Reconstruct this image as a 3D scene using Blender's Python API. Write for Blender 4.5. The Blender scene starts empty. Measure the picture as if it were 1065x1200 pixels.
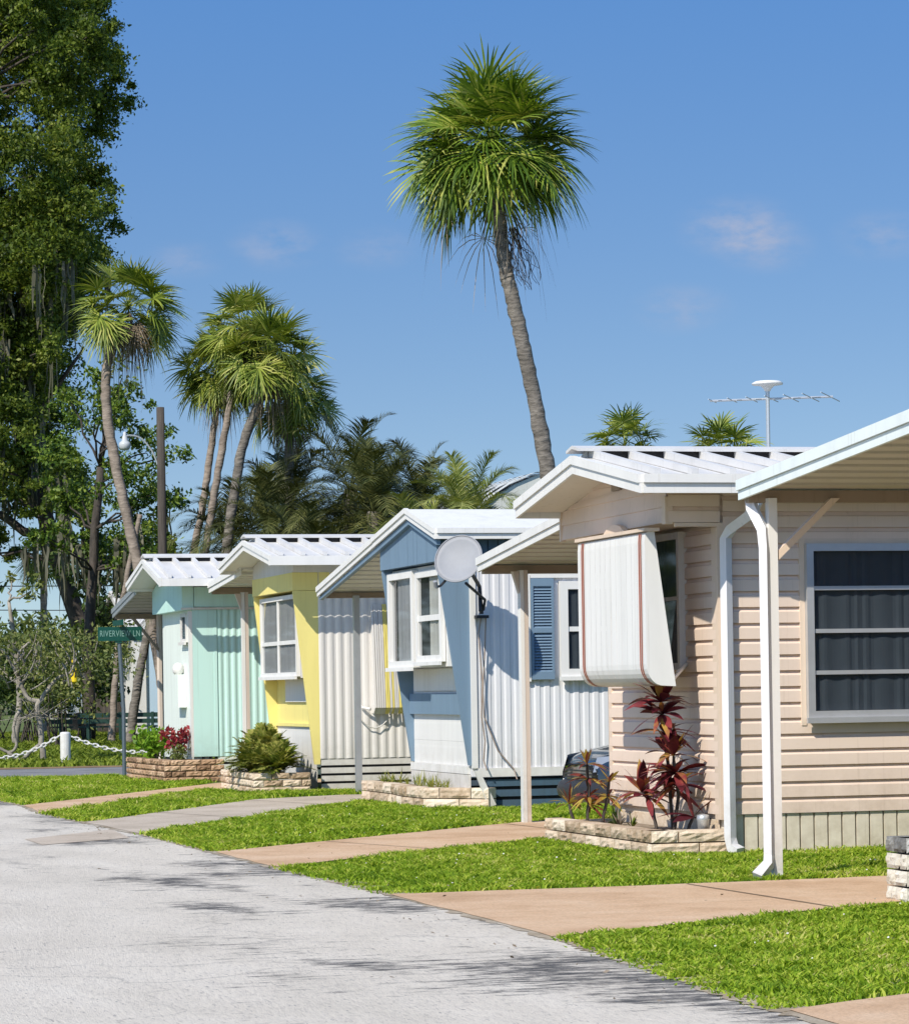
import bpy, math, random
import numpy as np
from mathutils import Vector, Matrix

random.seed(7)
RNG = np.random.default_rng(11)
scene = bpy.context.scene
COL = scene.collection

# ------------------------------------------------------------------ materials
def new_mat(name):
    m = bpy.data.materials.new(name)
    m.use_nodes = True
    nt = m.node_tree
    nt.nodes.clear()
    out = nt.nodes.new('ShaderNodeOutputMaterial')
    return m, nt, out

def N(nt, kind, **kw):
    n = nt.nodes.new(kind)
    for k, v in kw.items():
        if k.startswith('i_'):
            n.inputs[k[2:].replace('_', ' ')].default_value = v
        else:
            setattr(n, k, v)
    return n

def ramp(nt, fac, stops):
    r = nt.nodes.new('ShaderNodeValToRGB')
    els = r.color_ramp.elements
    while len(els) < len(stops):
        els.new(0.5)
    for e, (p, c) in zip(els, stops):
        e.position = p
        e.color = (c[0], c[1], c[2], 1)
    nt.links.new(fac, r.inputs[0])
    return r.outputs[0]

def mixc(nt, fac, a, b, mode='MIX'):
    m = nt.nodes.new('ShaderNodeMix')
    m.data_type = 'RGBA'
    m.blend_type = mode
    for sock, v in ((m.inputs[0], fac), (m.inputs[6], a), (m.inputs[7], b)):
        if hasattr(v, 'is_output'):
            nt.links.new(v, sock)
        elif isinstance(v, (int, float)):
            sock.default_value = v
        else:
            sock.default_value = (v[0], v[1], v[2], 1)
    return m.outputs[2]

def world_pos(nt, scale=(1, 1, 1)):
    g = nt.nodes.new('ShaderNodeNewGeometry')
    mp = nt.nodes.new('ShaderNodeMapping')
    mp.inputs['Scale'].default_value = scale
    nt.links.new(g.outputs['Position'], mp.inputs[0])
    return mp.outputs[0]

def noise(nt, vec, scale, detail=4, rough=0.55):
    n = nt.nodes.new('ShaderNodeTexNoise')
    n.inputs['Scale'].default_value = scale
    n.inputs['Detail'].default_value = detail
    n.inputs['Roughness'].default_value = rough
    nt.links.new(vec, n.inputs['Vector'])
    return n.outputs[0]

def paint(name, col, dirt=0.18, streak=(6, 6, 0.7), rough=0.55, bump=0.05, spec=0.3, metal=0.0, dirtcol=None, fine=60):
    """painted / vinyl / sheet surface with streaky weathering and a faint grain"""
    m, nt, out = new_mat(name)
    p = N(nt, 'ShaderNodeBsdfPrincipled')
    p.inputs['Roughness'].default_value = rough
    p.inputs['Metallic'].default_value = metal
    p.inputs['Specular IOR Level'].default_value = spec
    v = world_pos(nt, streak)
    n1 = noise(nt, v, 1.0, 5)
    v2 = world_pos(nt)
    n2 = noise(nt, v2, 1.3, 6, 0.6)
    dc = dirtcol or tuple(c * 0.55 for c in col)
    f1 = ramp(nt, n1, [(0.42, (0, 0, 0)), (0.75, (1, 1, 1))])
    f2 = ramp(nt, n2, [(0.35, (0.25, 0.25, 0.25)), (0.75, (1, 1, 1))])
    mul = N(nt, 'ShaderNodeMath', operation='MULTIPLY')
    nt.links.new(f1, mul.inputs[0]); nt.links.new(f2, mul.inputs[1])
    mul2 = N(nt, 'ShaderNodeMath', operation='MULTIPLY')
    nt.links.new(mul.outputs[0], mul2.inputs[0]); mul2.inputs[1].default_value = dirt * 2.2
    c = mixc(nt, mul2.outputs[0], col, dc)
    thin = ramp(nt, noise(nt, world_pos(nt, (24, 24, 0.5)), 1.0, 4, 0.7), [(0.58, (0, 0, 0)), (0.72, (0.34, 0.34, 0.34))])
    c = mixc(nt, thin, c, (col[0] * .52, col[1] * .48, col[2] * .42))
    # splashed soil on the lowest half metre
    sx = N(nt, 'ShaderNodeSeparateXYZ'); nt.links.new(v2, sx.inputs[0])
    lo_ = N(nt, 'ShaderNodeMapRange'); nt.links.new(sx.outputs[2], lo_.inputs[0]); lo_.inputs[1].default_value = 0.75; lo_.inputs[2].default_value = 0.0; lo_.inputs[3].default_value = 0.0; lo_.inputs[4].default_value = 0.75
    n3 = ramp(nt, noise(nt, v2, 7, 5, 0.7), [(0.35, (0.1, 0.1, 0.1)), (0.7, (0.9, 0.9, 0.9))])
    lm = N(nt, 'ShaderNodeMath', operation='MULTIPLY'); nt.links.new(lo_.outputs[0], lm.inputs[0]); nt.links.new(n3, lm.inputs[1])
    c = mixc(nt, lm.outputs[0], c, (col[0] * .45 + .03, col[1] * .40 + .03, col[2] * .34 + .02))
    nt.links.new(c, p.inputs['Base Color'])
    if bump:
        b = N(nt, 'ShaderNodeBump'); b.inputs['Strength'].default_value = bump; b.inputs['Distance'].default_value = 0.01
        nt.links.new(noise(nt, v2, fine, 3), b.inputs['Height'])
        nt.links.new(b.outputs[0], p.inputs['Normal'])
    nt.links.new(p.outputs[0], out.inputs[0])
    return m

def leaf_mat(name, stops, trans=0.3, patch=1.2, rough=0.5, spec=0.3, wide=0.0):
    """foliage: colour by random leaf and by patch, some light passes through"""
    m, nt, out = new_mat(name)
    g = N(nt, 'ShaderNodeNewGeometry')
    n = noise(nt, world_pos(nt), patch, 3)
    a = N(nt, 'ShaderNodeMath', operation='MULTIPLY_ADD')
    nt.links.new(n, a.inputs[0]); a.inputs[1].default_value = 0.9
    s = N(nt, 'ShaderNodeMath', operation='MULTIPLY_ADD')
    nt.links.new(g.outputs['Random Per Island'], s.inputs[0]); s.inputs[1].default_value = 0.55; s.inputs[2].default_value = -0.22
    nt.links.new(s.outputs[0], a.inputs[2])
    fac = a.outputs[0]
    if wide:
        wn = noise(nt, world_pos(nt), 0.75, 4, 0.6)
        wa = N(nt, 'ShaderNodeMath', operation='MULTIPLY_ADD'); nt.links.new(wn, wa.inputs[0]); wa.inputs[1].default_value = wide; wa.inputs[2].default_value = -wide * .5
        wb = N(nt, 'ShaderNodeMath', operation='ADD'); nt.links.new(wa.outputs[0], wb.inputs[0]); nt.links.new(fac, wb.inputs[1]); fac = wb.outputs[0]
    c = ramp(nt, fac, stops)
    p = N(nt, 'ShaderNodeBsdfPrincipled')
    p.inputs['Roughness'].default_value = rough
    p.inputs['Specular IOR Level'].default_value = spec
    nt.links.new(c, p.inputs['Base Color'])
    t = N(nt, 'ShaderNodeBsdfTranslucent')
    tc = mixc(nt, 1.0, c, (1.0, 1.0, 0.45), 'MULTIPLY')
    nt.links.new(tc, t.inputs['Color'])
    mx = N(nt, 'ShaderNodeMixShader'); mx.inputs[0].default_value = trans
    nt.links.new(p.outputs[0], mx.inputs[1]); nt.links.new(t.outputs[0], mx.inputs[2])
    nt.links.new(mx.outputs[0], out.inputs[0])
    return m

def glass_mat(name, tint, refl=0.12):
    m, nt, out = new_mat(name)
    t = N(nt, 'ShaderNodeBsdfTransparent'); t.inputs[0].default_value = (*tint, 1)
    g = N(nt, 'ShaderNodeBsdfGlossy'); g.inputs['Roughness'].default_value = 0.03
    nb = N(nt, 'ShaderNodeBump'); nb.inputs['Strength'].default_value = 0.04
    nt.links.new(noise(nt, world_pos(nt), 2.5, 1), nb.inputs['Height'])
    nt.links.new(nb.outputs[0], g.inputs['Normal'])
    fr = N(nt, 'ShaderNodeFresnel'); fr.inputs[0].default_value = 1.5
    ad = N(nt, 'ShaderNodeMath', operation='ADD'); nt.links.new(fr.outputs[0], ad.inputs[0]); ad.inputs[1].default_value = refl
    bf = N(nt, 'ShaderNodeNewGeometry'); iv = N(nt, 'ShaderNodeMath', operation='SUBTRACT'); iv.inputs[0].default_value = 1.0; nt.links.new(bf.outputs['Backfacing'], iv.inputs[1])
    ml = N(nt, 'ShaderNodeMath', operation='MULTIPLY'); nt.links.new(ad.outputs[0], ml.inputs[0]); nt.links.new(iv.outputs[0], ml.inputs[1])
    mx = N(nt, 'ShaderNodeMixShader')
    nt.links.new(ml.outputs[0], mx.inputs[0]); nt.links.new(t.outputs[0], mx.inputs[1]); nt.links.new(g.outputs[0], mx.inputs[2])
    nt.links.new(mx.outputs[0], out.inputs[0])
    return m

def bark_mat(name, c1, c2, vec=(6, 6, 14), bump=0.6, patch=1.0):
    m, nt, out = new_mat(name)
    p = N(nt, 'ShaderNodeBsdfPrincipled'); p.inputs['Roughness'].default_value = 0.9
    n1 = noise(nt, world_pos(nt, vec), 1.0, 5)
    n2 = noise(nt, world_pos(nt), patch * 2, 3)
    c = ramp(nt, n1, [(0.3, c1), (0.7, c2)])
    c = mixc(nt, n2, c, tuple(x * 0.55 for x in c1))
    nt.links.new(c, p.inputs['Base Color'])
    b = N(nt, 'ShaderNodeBump'); b.inputs['Strength'].default_value = bump; b.inputs['Distance'].default_value = 0.05
    nt.links.new(n1, b.inputs['Height']); nt.links.new(b.outputs[0], p.inputs['Normal'])
    nt.links.new(p.outputs[0], out.inputs[0])
    return m

def stone_mat(name, stops, bscale=35):
    m, nt, out = new_mat(name)
    p = N(nt, 'ShaderNodeBsdfPrincipled'); p.inputs['Roughness'].default_value = 0.95
    g = N(nt, 'ShaderNodeNewGeometry')
    v = world_pos(nt)
    n1 = noise(nt, v, 14, 6, 0.7)
    a = N(nt, 'ShaderNodeMath', operation='MULTIPLY_ADD')
    nt.links.new(g.outputs['Random Per Island'], a.inputs[0]); a.inputs[1].default_value = 0.6
    a2 = N(nt, 'ShaderNodeMath', operation='MULTIPLY_ADD'); nt.links.new(n1, a2.inputs[0]); a2.inputs[1].default_value = 0.9; a2.inputs[2].default_value = -0.25
    nt.links.new(a2.outputs[0], a.inputs[2])
    nt.links.new(ramp(nt, a.outputs[0], stops), p.inputs['Base Color'])
    b = N(nt, 'ShaderNodeBump'); b.inputs['Strength'].default_value = 0.7; b.inputs['Distance'].default_value = 0.012
    nt.links.new(noise(nt, v, bscale, 5, 0.65), b.inputs['Height']); nt.links.new(b.outputs[0], p.inputs['Normal'])
    nt.links.new(p.outputs[0], out.inputs[0])
    return m

def flat(name, col, rough=0.5, metal=0.0, spec=0.4, var=0.12, coat=0.0):
    m, nt, out = new_mat(name)
    p = N(nt, 'ShaderNodeBsdfPrincipled')
    p.inputs['Roughness'].default_value = rough; p.inputs['Metallic'].default_value = metal
    p.inputs['Specular IOR Level'].default_value = spec
    p.inputs['Coat Weight'].default_value = coat
    n = noise(nt, world_pos(nt), 9, 4)
    c = mixc(nt, n, tuple(min(1, x * (1 + var)) for x in col), tuple(x * (1 - var) for x in col))
    nt.links.new(c, p.inputs['Base Color'])
    nt.links.new(p.outputs[0], out.inputs[0])
    return m

M = {}
M['white'] = paint('white_paint', (0.76, 0.755, 0.74), 0.16)
M['white_roof'] = paint('white_roof_coating', (0.64, 0.635, 0.63), 0.25, (3, 3, 3), rough=0.6)
M['white_metal'] = paint('white_sheet_metal', (0.74, 0.745, 0.78), 0.18, (9, 9, 0.5), rough=0.45)
M['ivory'] = paint('ivory_sheet_metal', (0.70, 0.68, 0.66), 0.2, (9, 9, 0.5), rough=0.5)
M['mint'] = paint('mint_sheet_metal', (0.55, 0.80, 0.75), 0.14, (9, 9, 0.5), rough=0.5)
M['mint_pale'] = paint('pale_mint_paint', (0.80, 0.86, 0.81), 0.14, (9, 9, 0.5), rough=0.5)
M['yellow'] = paint('yellow_paint', (0.86, 0.75, 0.27), 0.14, rough=0.5)
M['blue'] = paint('slate_blue_paint', (0.175, 0.262, 0.36), 0.15, rough=0.5)
M['blue_dark'] = paint('dark_slate_blue_paint', (0.07, 0.13, 0.20), 0.18, rough=0.55)
M['beige'] = paint('beige_vinyl_siding', (0.77, 0.625, 0.525), 0.2, (2, 2, 0.8), rough=0.5)
M['beige_trim'] = paint('beige_trim', (0.72, 0.585, 0.47), 0.1, rough=0.5)
M['tan_skirt'] = paint('tan_skirting', (0.74, 0.68, 0.56), 0.18, (4, 4, 1.5), rough=0.6)
M['soffit'] = paint('soffit_panel', (0.74, 0.68, 0.61), 0.12, (3, 0.5, 1), rough=0.6)
M['soffit_white'] = paint('pale_soffit_panel', (0.80, 0.78, 0.73), 0.10, (3, 0.5, 1), rough=0.6)
M['soffit_grey'] = paint('grey_soffit_panel', (0.58, 0.54, 0.46), 0.12, (3, 0.5, 1), rough=0.7)
M['beam'] = paint('brown_beam', (0.33, 0.26, 0.20), 0.2, rough=0.7)
M['post_tan'] = paint('weathered_post', (0.62, 0.53, 0.46), 0.25, (12, 12, 0.6), rough=0.7)
M['aqua_trim'] = paint('pale_aqua_trim', (0.76, 0.83, 0.83), 0.14, rough=0.45)
M['dark'] = flat('dark_gap', (0.02, 0.02, 0.022), 0.9)
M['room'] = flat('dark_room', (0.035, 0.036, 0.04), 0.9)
M['curtain_dark'] = flat('slate_curtain', (0.115, 0.14, 0.175), 0.9)  # plain dark blue-grey curtain colour
M['curtain'] = flat('cream_curtain', (0.62, 0.60, 0.54), 0.9)
M['curtain_grey'] = flat('grey_blind', (0.40, 0.40, 0.41), 0.9)
M['glass'] = glass_mat('window_glass', (0.80, 0.82, 0.83), 0.0)
M['glass_dark'] = glass_mat('screened_window_glass', (0.56, 0.58, 0.585), 0.0)
M['alu'] = flat('aluminium_frame', (0.55, 0.56, 0.58), 0.4, 0.5)
M['rib_shade'] = flat('painted_rib_shade', (0.13, 0.125, 0.12), 0.9)  # dark tone for the shadow painted beside roof ribs
M['awn_red'] = flat('red_stripe_paint', (0.42, 0.10, 0.05), 0.5)
M['dish'] = flat('grey_dish_enamel', (0.29, 0.30, 0.325), 0.6)
M['black'] = flat('black_paint', (0.025, 0.026, 0.03), 0.5)
M['cable'] = flat('cable_sheath', (0.30, 0.24, 0.20), 0.7)
M['cable_white'] = flat('pale_hose', (0.62, 0.60, 0.57), 0.6)
M['green_paint'] = flat('dark_green_paint', (0.012, 0.045, 0.035), 0.5)
M['sign_green'] = flat('street_sign_green', (0.004, 0.065, 0.05), 0.4)
M['sign_text'] = flat('sign_lettering', (0.20, 0.36, 0.32), 0.5)
M['pole_metal'] = flat('grey_steel', (0.10, 0.13, 0.16), 0.5, 0.2)
M['galv'] = flat('galvanised_steel', (0.52, 0.55, 0.58), 0.4, 0.6)
M['yellow_plastic'] = flat('yellow_plastic', (0.85, 0.62, 0.02), 0.4)
M['pole_wood'] = bark_mat('utility_pole_wood', (0.06, 0.05, 0.042), (0.15, 0.125, 0.105), (20, 20, 1.5), 0.4)
M['palm_bark'] = bark_mat('palm_bark', (0.12, 0.105, 0.09), (0.42, 0.375, 0.325), (5, 5, 15), 0.9)
M['palm_bark2'] = bark_mat('pale_palm_bark', (0.25, 0.20, 0.165), (0.55, 0.46, 0.39), (4, 4, 11), 0.7)
M['oak_bark'] = bark_mat('oak_bark', (0.045, 0.038, 0.033), (0.16, 0.13, 0.11), (7, 7, 2.5), 0.9)
M['pale_bark'] = bark_mat('pale_smooth_bark', (0.26, 0.23, 0.19), (0.60, 0.55, 0.48), (7, 7, 5), 0.4)
M['soil'] = stone_mat('planter_soil', [(0.2, (0.10, 0.075, 0.05)), (0.55, (0.26, 0.20, 0.14)), (0.85, (0.5, 0.44, 0.35))], 60)
M['stone'] = stone_mat('pale_split_face_block', [(0.15, (0.34, 0.24, 0.15)), (0.5, (0.62, 0.49, 0.36)), (0.9, (0.78, 0.68, 0.55))])
M['stone_brown'] = stone_mat('brown_split_face_block', [(0.15, (0.17, 0.10, 0.06)), (0.5, (0.40, 0.25, 0.15)), (0.9, (0.62, 0.44, 0.30))])
M['stone_grey'] = stone_mat('grey_cream_block', [(0.15, (0.30, 0.28, 0.24)), (0.5, (0.58, 0.54, 0.46)), (0.9, (0.78, 0.74, 0.66))])
M['stone_cap'] = stone_mat('dark_weathered_block', [(0.15, (0.10, 0.10, 0.095)), (0.5, (0.28, 0.28, 0.27)), (0.9, (0.52, 0.52, 0.50))])
M['oak_leaf'] = leaf_mat('oak_leaf', [(0.1, (0.022, 0.042, 0.008)), (0.36, (0.07, 0.115, 0.015)), (0.60, (0.15, 0.21, 0.027)), (0.92, (0.36, 0.40, 0.09))], 0.42, 0.7)
M['tree_leaf'] = leaf_mat('light_tree_leaf', [(0.1, (0.02, 0.045, 0.008)), (0.38, (0.06, 0.12, 0.014)), (0.64, (0.16, 0.24, 0.03)), (0.92, (0.32, 0.38, 0.07))], 0.28, 0.8)
M['bush_leaf'] = leaf_mat('dark_bush_leaf', [(0.1, (0.012, 0.03, 0.008)), (0.5, (0.04, 0.075, 0.018)), (0.9, (0.12, 0.17, 0.04))], 0.25, 0.8)
M['frangi_leaf'] = leaf_mat('yellow_green_leaf', [(0.1, (0.05, 0.075, 0.02)), (0.5, (0.16, 0.20, 0.05)), (0.9, (0.36, 0.36, 0.13))], 0.3, 1.5)
M['moss'] = leaf_mat('grey_moss', [(0.1, (0.05, 0.05, 0.035)), (0.5, (0.13, 0.13, 0.095)), (0.9, (0.27, 0.26, 0.20))], 0.3, 1.0, 0.9)
M['palm_leaf'] = leaf_mat('sabal_leaf', [(0.1, (0.02, 0.05, 0.005)), (0.36, (0.085, 0.155, 0.012)), (0.62, (0.22, 0.31, 0.032)), (0.93, (0.62, 0.57, 0.16))], 0.25, 1.6, 0.42, 0.4)
M['palm_leaf_far'] = leaf_mat('far_sabal_leaf', [(0.08, (0.04, 0.075, 0.01)), (0.35, (0.14, 0.20, 0.024)), (0.6, (0.28, 0.33, 0.05)), (0.92, (0.55, 0.52, 0.18))], 0.22, 0.9, 0.5)
M['palm_dry'] = leaf_mat('dry_palm_leaf', [(0.1, (0.10, 0.075, 0.05)), (0.5, (0.24, 0.19, 0.14)), (0.9, (0.42, 0.35, 0.28))], 0.15, 1.2, 0.8)
M['twig'] = flat('dry_fruit_stalk', (0.07, 0.055, 0.05), 0.9)
M['date_leaf'] = leaf_mat('date_palm_leaf', [(0.1, (0.018, 0.026, 0.008)), (0.48, (0.06, 0.074, 0.018)), (0.88, (0.22, 0.22, 0.075))], 0.15, 0.8)
M['date_leaf_light'] = leaf_mat('light_date_palm_leaf', [(0.1, (0.06, 0.09, 0.018)), (0.45, (0.18, 0.23, 0.045)), (0.85, (0.46, 0.46, 0.17))], 0.2, 0.8)
M['cycad'] = leaf_mat('fern_leaf', [(0.1, (0.04, 0.07, 0.008)), (0.40, (0.15, 0.20, 0.022)), (0.8, (0.46, 0.43, 0.11))], 0.25, 3)
M['lime_leaf'] = leaf_mat('lime_leaf', [(0.1, (0.05, 0.12, 0.01)), (0.5, (0.16, 0.32, 0.02)), (0.9, (0.36, 0.5, 0.06))], 0.35, 4)
M['red_leaf'] = leaf_mat('red_leaf', [(0.1, (0.10, 0.012, 0.02)), (0.5, (0.30, 0.03, 0.05)), (0.9, (0.5, 0.12, 0.10))], 0.3, 4)
M['maroon_leaf'] = leaf_mat('maroon_leaf', [(0.1, (0.04, 0.008, 0.014)), (0.42, (0.13, 0.020, 0.032)), (0.62, (0.28, 0.05, 0.055)), (0.85, (0.50, 0.32, 0.07))], 0.25, 6, 0.35, 0.5)
M['croton_leaf'] = leaf_mat('yellow_red_leaf', [(0.1, (0.08, 0.02, 0.015)), (0.45, (0.22, 0.05, 0.04)), (0.6, (0.38, 0.27, 0.05)), (0.95, (0.55, 0.45, 0.10))], 0.25, 8, 0.4)
M['grass'] = leaf_mat('lawn_blades', [(0.05, (0.05, 0.11, 0.008)), (0.30, (0.16, 0.28, 0.014)), (0.55, (0.32, 0.46, 0.03)), (0.75, (0.50, 0.56, 0.08)), (0.92, (0.66, 0.58, 0.26))], 0.35, 4.5, 0.6, 0.2, 0.75)
M['grass_far'] = leaf_mat('park_lawn_blades', [(0.08, (0.06, 0.10, 0.012)), (0.45, (0.15, 0.21, 0.02)), (0.8, (0.30, 0.36, 0.05)), (0.97, (0.42, 0.42, 0.12))], 0.3, 0.6, 0.6, 0.2)
M['car_paint'] = flat('dark_car_paint', (0.018, 0.028, 0.042), 0.18, 0.3, 0.6, 0.05, 1.0)
M['lens'] = flat('headlamp_lens', (0.35, 0.38, 0.42), 0.08, 0.3, 0.8, 0.2, 1.0)
M['rubber'] = flat('tyre_rubber', (0.02, 0.02, 0.021), 0.85)
M['rim'] = flat('wheel_rim', (0.35, 0.36, 0.38), 0.3, 0.8)
M['metal_roof'] = paint('pale_corrugated_roof', (0.62, 0.64, 0.62), 0.2, (1, 1, 1), rough=0.5)
M['pale_blue'] = paint('pale_blue_paint', (0.50, 0.66, 0.80), 0.1)
M['lamp_glass'] = flat('white_lamp_enamel', (0.50, 0.52, 0.54), 0.45)

M['awn_yellow'] = paint('yellow_awning_stripe', (0.82, 0.70, 0.20), 0.25, (14, 14, 1))

# ------------------------------------------------------------------ mesh helpers
class MB:
    def __init__(s):
        s.v = []; s.f = []; s.m = []
    def quad(s, *pts, m=0):
        i = len(s.v); s.v += [tuple(p) for p in pts]; s.f.append(tuple(range(i, i + len(pts)))); s.m.append(m)
    def box(s, x0, x1, y0, y1, z0, z1, m=0):
        i = len(s.v)
        s.v += [(x0, y0, z0), (x1, y0, z0), (x1, y1, z0), (x0, y1, z0), (x0, y0, z1), (x1, y0, z1), (x1, y1, z1), (x0, y1, z1)]
        for f in ((0, 3, 2, 1), (4, 5, 6, 7), (0, 1, 5, 4), (1, 2, 6, 5), (2, 3, 7, 6), (3, 0, 4, 7)):
            s.f.append(tuple(i + k for k in f)); s.m.append(m)
        return s
    def prism(s, poly, axis, a0, a1, m=0):
        """poly: list of 2D points in the two other axes (order x,y,z minus axis)"""
        def P(p, a):
            return {'x': (a, p[0], p[1]), 'y': (p[0], a, p[1]), 'z': (p[0], p[1], a)}[axis]
        n = len(poly); i = len(s.v)
        s.v += [P(p, a0) for p in poly] + [P(p, a1) for p in poly]
        s.f.append(tuple(i + k for k in range(n))[::-1]); s.m.append(m)
        s.f.append(tuple(i + n + k for k in range(n))); s.m.append(m)
        for k in range(n):
            k2 = (k + 1) % n
            s.f.append((i + k, i + k2, i + n + k2, i + n + k)); s.m.append(m)
        return s
    def tube(s, path, rad, n=8, m=0, cap=True):
        path = [Vector(p) for p in path]
        if not hasattr(rad, '__len__'): rad = [rad] * len(path)
        i0 = len(s.v)
        prev = None
        for k, p in enumerate(path):
            d = (path[min(k + 1, len(path) - 1)] - path[max(k - 1, 0)])
            d = d.normalized() if d.length > 1e-9 else Vector((0, 0, 1))
            if prev is None:
                u = d.cross(Vector((0, 0, 1)) if abs(d.z) < 0.9 else Vector((1, 0, 0))).normalized()
            else:
                u = prev - d * prev.dot(d)
                u = u.normalized() if u.length > 1e-6 else d.orthogonal().normalized()
            prev = u
            w = d.cross(u)
            for j in range(n):
                a = 2 * math.pi * j / n
                s.v.append(tuple(p + (u * math.cos(a) + w * math.sin(a)) * rad[k]))
        for k in range(len(path) - 1):
            for j in range(n):
                a = i0 + k * n + j; b = i0 + k * n + (j + 1) % n
                s.f.append((a, b, b + n, a + n)); s.m.append(m)
        if cap:
            s.f.append(tuple(i0 + j for j in range(n))[::-1]); s.m.append(m)
            s.f.append(tuple(i0 + (len(path) - 1) * n + j for j in range(n))); s.m.append(m)
        return s
    def lathe(s, c, prof, n=20, m=0):
        """prof: (radius, z) pairs round the vertical through c"""
        i0 = len(s.v)
        for r, z in prof:
            for j in range(n):
                a = 2 * math.pi * j / n
                s.v.append((c[0] + r * math.cos(a), c[1] + r * math.sin(a), c[2] + z))
        for k in range(len(prof) - 1):
            for j in range(n):
                a = i0 + k * n + j; b = i0 + k * n + (j + 1) % n
                s.f.append((a, b, b + n, a + n)); s.m.append(m)
        s.f.append(tuple(i0 + j for j in range(n))[::-1]); s.m.append(m)
        s.f.append(tuple(i0 + (len(prof) - 1) * n + j for j in range(n))); s.m.append(m)
        return s
    def build(s, name, mats, parent=None, smooth=False):
        return mesh_obj(name, s.v, s.f, mats, parent, smooth, s.m)

def root_loc(o):
    p = Vector((0, 0, 0))
    while o is not None:
        p = p + o.location; o = o.parent
    return p

def mesh_obj(name, v, f, mats, parent=None, smooth=False, mi=None):
    """v in world coordinates; stored relative to the parent's place"""
    me = bpy.data.meshes.new(name)
    off = root_loc(parent) if parent is not None else Vector((0, 0, 0))
    v = np.asarray(v, dtype=float).reshape(-1, 3) - np.array(off)
    if parent is None and len(v):
        base = np.array([(v[:, 0].min() + v[:, 0].max()) / 2, (v[:, 1].min() + v[:, 1].max()) / 2, v[:, 2].min()])
        v = v - base
    else:
        base = None
    if isinstance(f, np.ndarray):
        k = f.shape[1]
        me.vertices.add(len(v)); me.vertices.foreach_set('co', v.ravel())
        me.loops.add(f.size); me.loops.foreach_set('vertex_index', f.ravel().astype(np.int32))
        me.polygons.add(len(f)); me.polygons.foreach_set('loop_start', np.arange(0, f.size, k, dtype=np.int32))
        me.update(calc_edges=True)
    else:
        me.from_pydata(v.tolist(), [], [tuple(x) for x in f])
    if not isinstance(mats, (list, tuple)): mats = [mats]
    for m in mats: me.materials.append(M[m] if isinstance(m, str) else m)
    if mi is not None and len(mats) > 1:
        me.polygons.foreach_set('material_index', np.array(mi, dtype=np.int32))
    if smooth: me.polygons.foreach_set('use_smooth', np.ones(len(me.polygons), dtype=bool))
    me.update()
    o = bpy.data.objects.new(name, me); COL.objects.link(o)
    if parent is not None: o.parent = parent
    else: o.location = base
    return o

def thing(name, label, cat, loc, group=None):
    o = bpy.data.objects.new(name, None); COL.objects.link(o)
    o.location = loc; o.empty_display_size = 0.2
    o['label'] = label; o['category'] = cat
    if group: o['group'] = group
    return o

def tag(o, label, cat, group=None, kind=None):
    if label: o['label'] = label
    if cat: o['category'] = cat
    if group: o['group'] = group
    if kind: o['kind'] = kind
    return o

def struct(o, label=None):
    o['kind'] = 'structure'
    if label: o['label'] = label
    return o

# ------------------------------------------------------------------ camera, sun, sky
TH = math.radians(15.0); RHO = 0.016
F = Vector((math.sin(TH), math.cos(TH), 0)); R = Vector((math.cos(TH), -math.sin(TH), 0)); U = Vector((0, 0, 1))
cam = bpy.data.cameras.new('camera'); co = bpy.data.objects.new('camera', cam); COL.objects.link(co)
r = R * math.cos(RHO) - U * math.sin(RHO); u = R * math.sin(RHO) + U * math.cos(RHO)
mw = Matrix.Identity(4)
for i in range(3):
    mw[i][0] = r[i]; mw[i][1] = u[i]; mw[i][2] = -F[i]
mw[0][3], mw[1][3], mw[2][3] = 0, 0, 1.25
co.matrix_world = mw
cam.sensor_fit = 'HORIZONTAL'; cam.sensor_width = 36; cam.lens = 3600 / 1065 * 36
cam.shift_y = 206 / 1065; cam.shift_x = 0
cam.clip_start = 0.1; cam.clip_end = 3000
scene.camera = co

AZ, EL = math.radians(48), math.radians(41.5)
L = Vector((math.sin(AZ) * math.cos(EL), math.cos(AZ) * math.cos(EL), -math.sin(EL)))
sl = bpy.data.lights.new('sun', 'SUN'); sl.energy = 5.0; sl.angle = math.radians(0.5); sl.color = (1.0, 0.925, 0.79)
so = bpy.data.objects.new('sun', sl); COL.objects.link(so)
so.rotation_euler = L.to_track_quat('-Z', 'Y').to_euler(); so.location = (-20, -20, 30)

w = bpy.data.worlds.new('World'); scene.world = w; w.use_nodes = True
nt = w.node_tree; nt.nodes.clear()
out = nt.nodes.new('ShaderNodeOutputWorld'); bg = nt.nodes.new('ShaderNodeBackground')
sky = nt.nodes.new('ShaderNodeTexSky'); sky.sky_type = 'NISHITA'; sky.sun_disc = False
sky.sun_elevation = EL; sky.sun_rotation = math.atan2(-L.x, -L.y)
sky.air_density = 1.0; sky.dust_density = 0.3; sky.ozone_density = 2.5
tc = nt.nodes.new('ShaderNodeTexCoord')
sep = nt.nodes.new('ShaderNodeSeparateXYZ'); nt.links.new(tc.outputs['Generated'], sep.inputs[0])
zz = N(nt, 'ShaderNodeMath', operation='MULTIPLY_ADD'); nt.links.new(sep.outputs[2], zz.inputs[0]); zz.inputs[1].default_value = 2.4; zz.inputs[2].default_value = 0.14
cmb = nt.nodes.new('ShaderNodeCombineXYZ')
nt.links.new(sep.outputs[0], cmb.inputs[0]); nt.links.new(sep.outputs[1], cmb.inputs[1]); nt.links.new(zz.outputs[0], cmb.inputs[2])
nrm = N(nt, 'ShaderNodeVectorMath', operation='NORMALIZE'); nt.links.new(cmb.outputs[0], nrm.inputs[0])
nt.links.new(nrm.outputs[0], sky.inputs[0])
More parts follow.
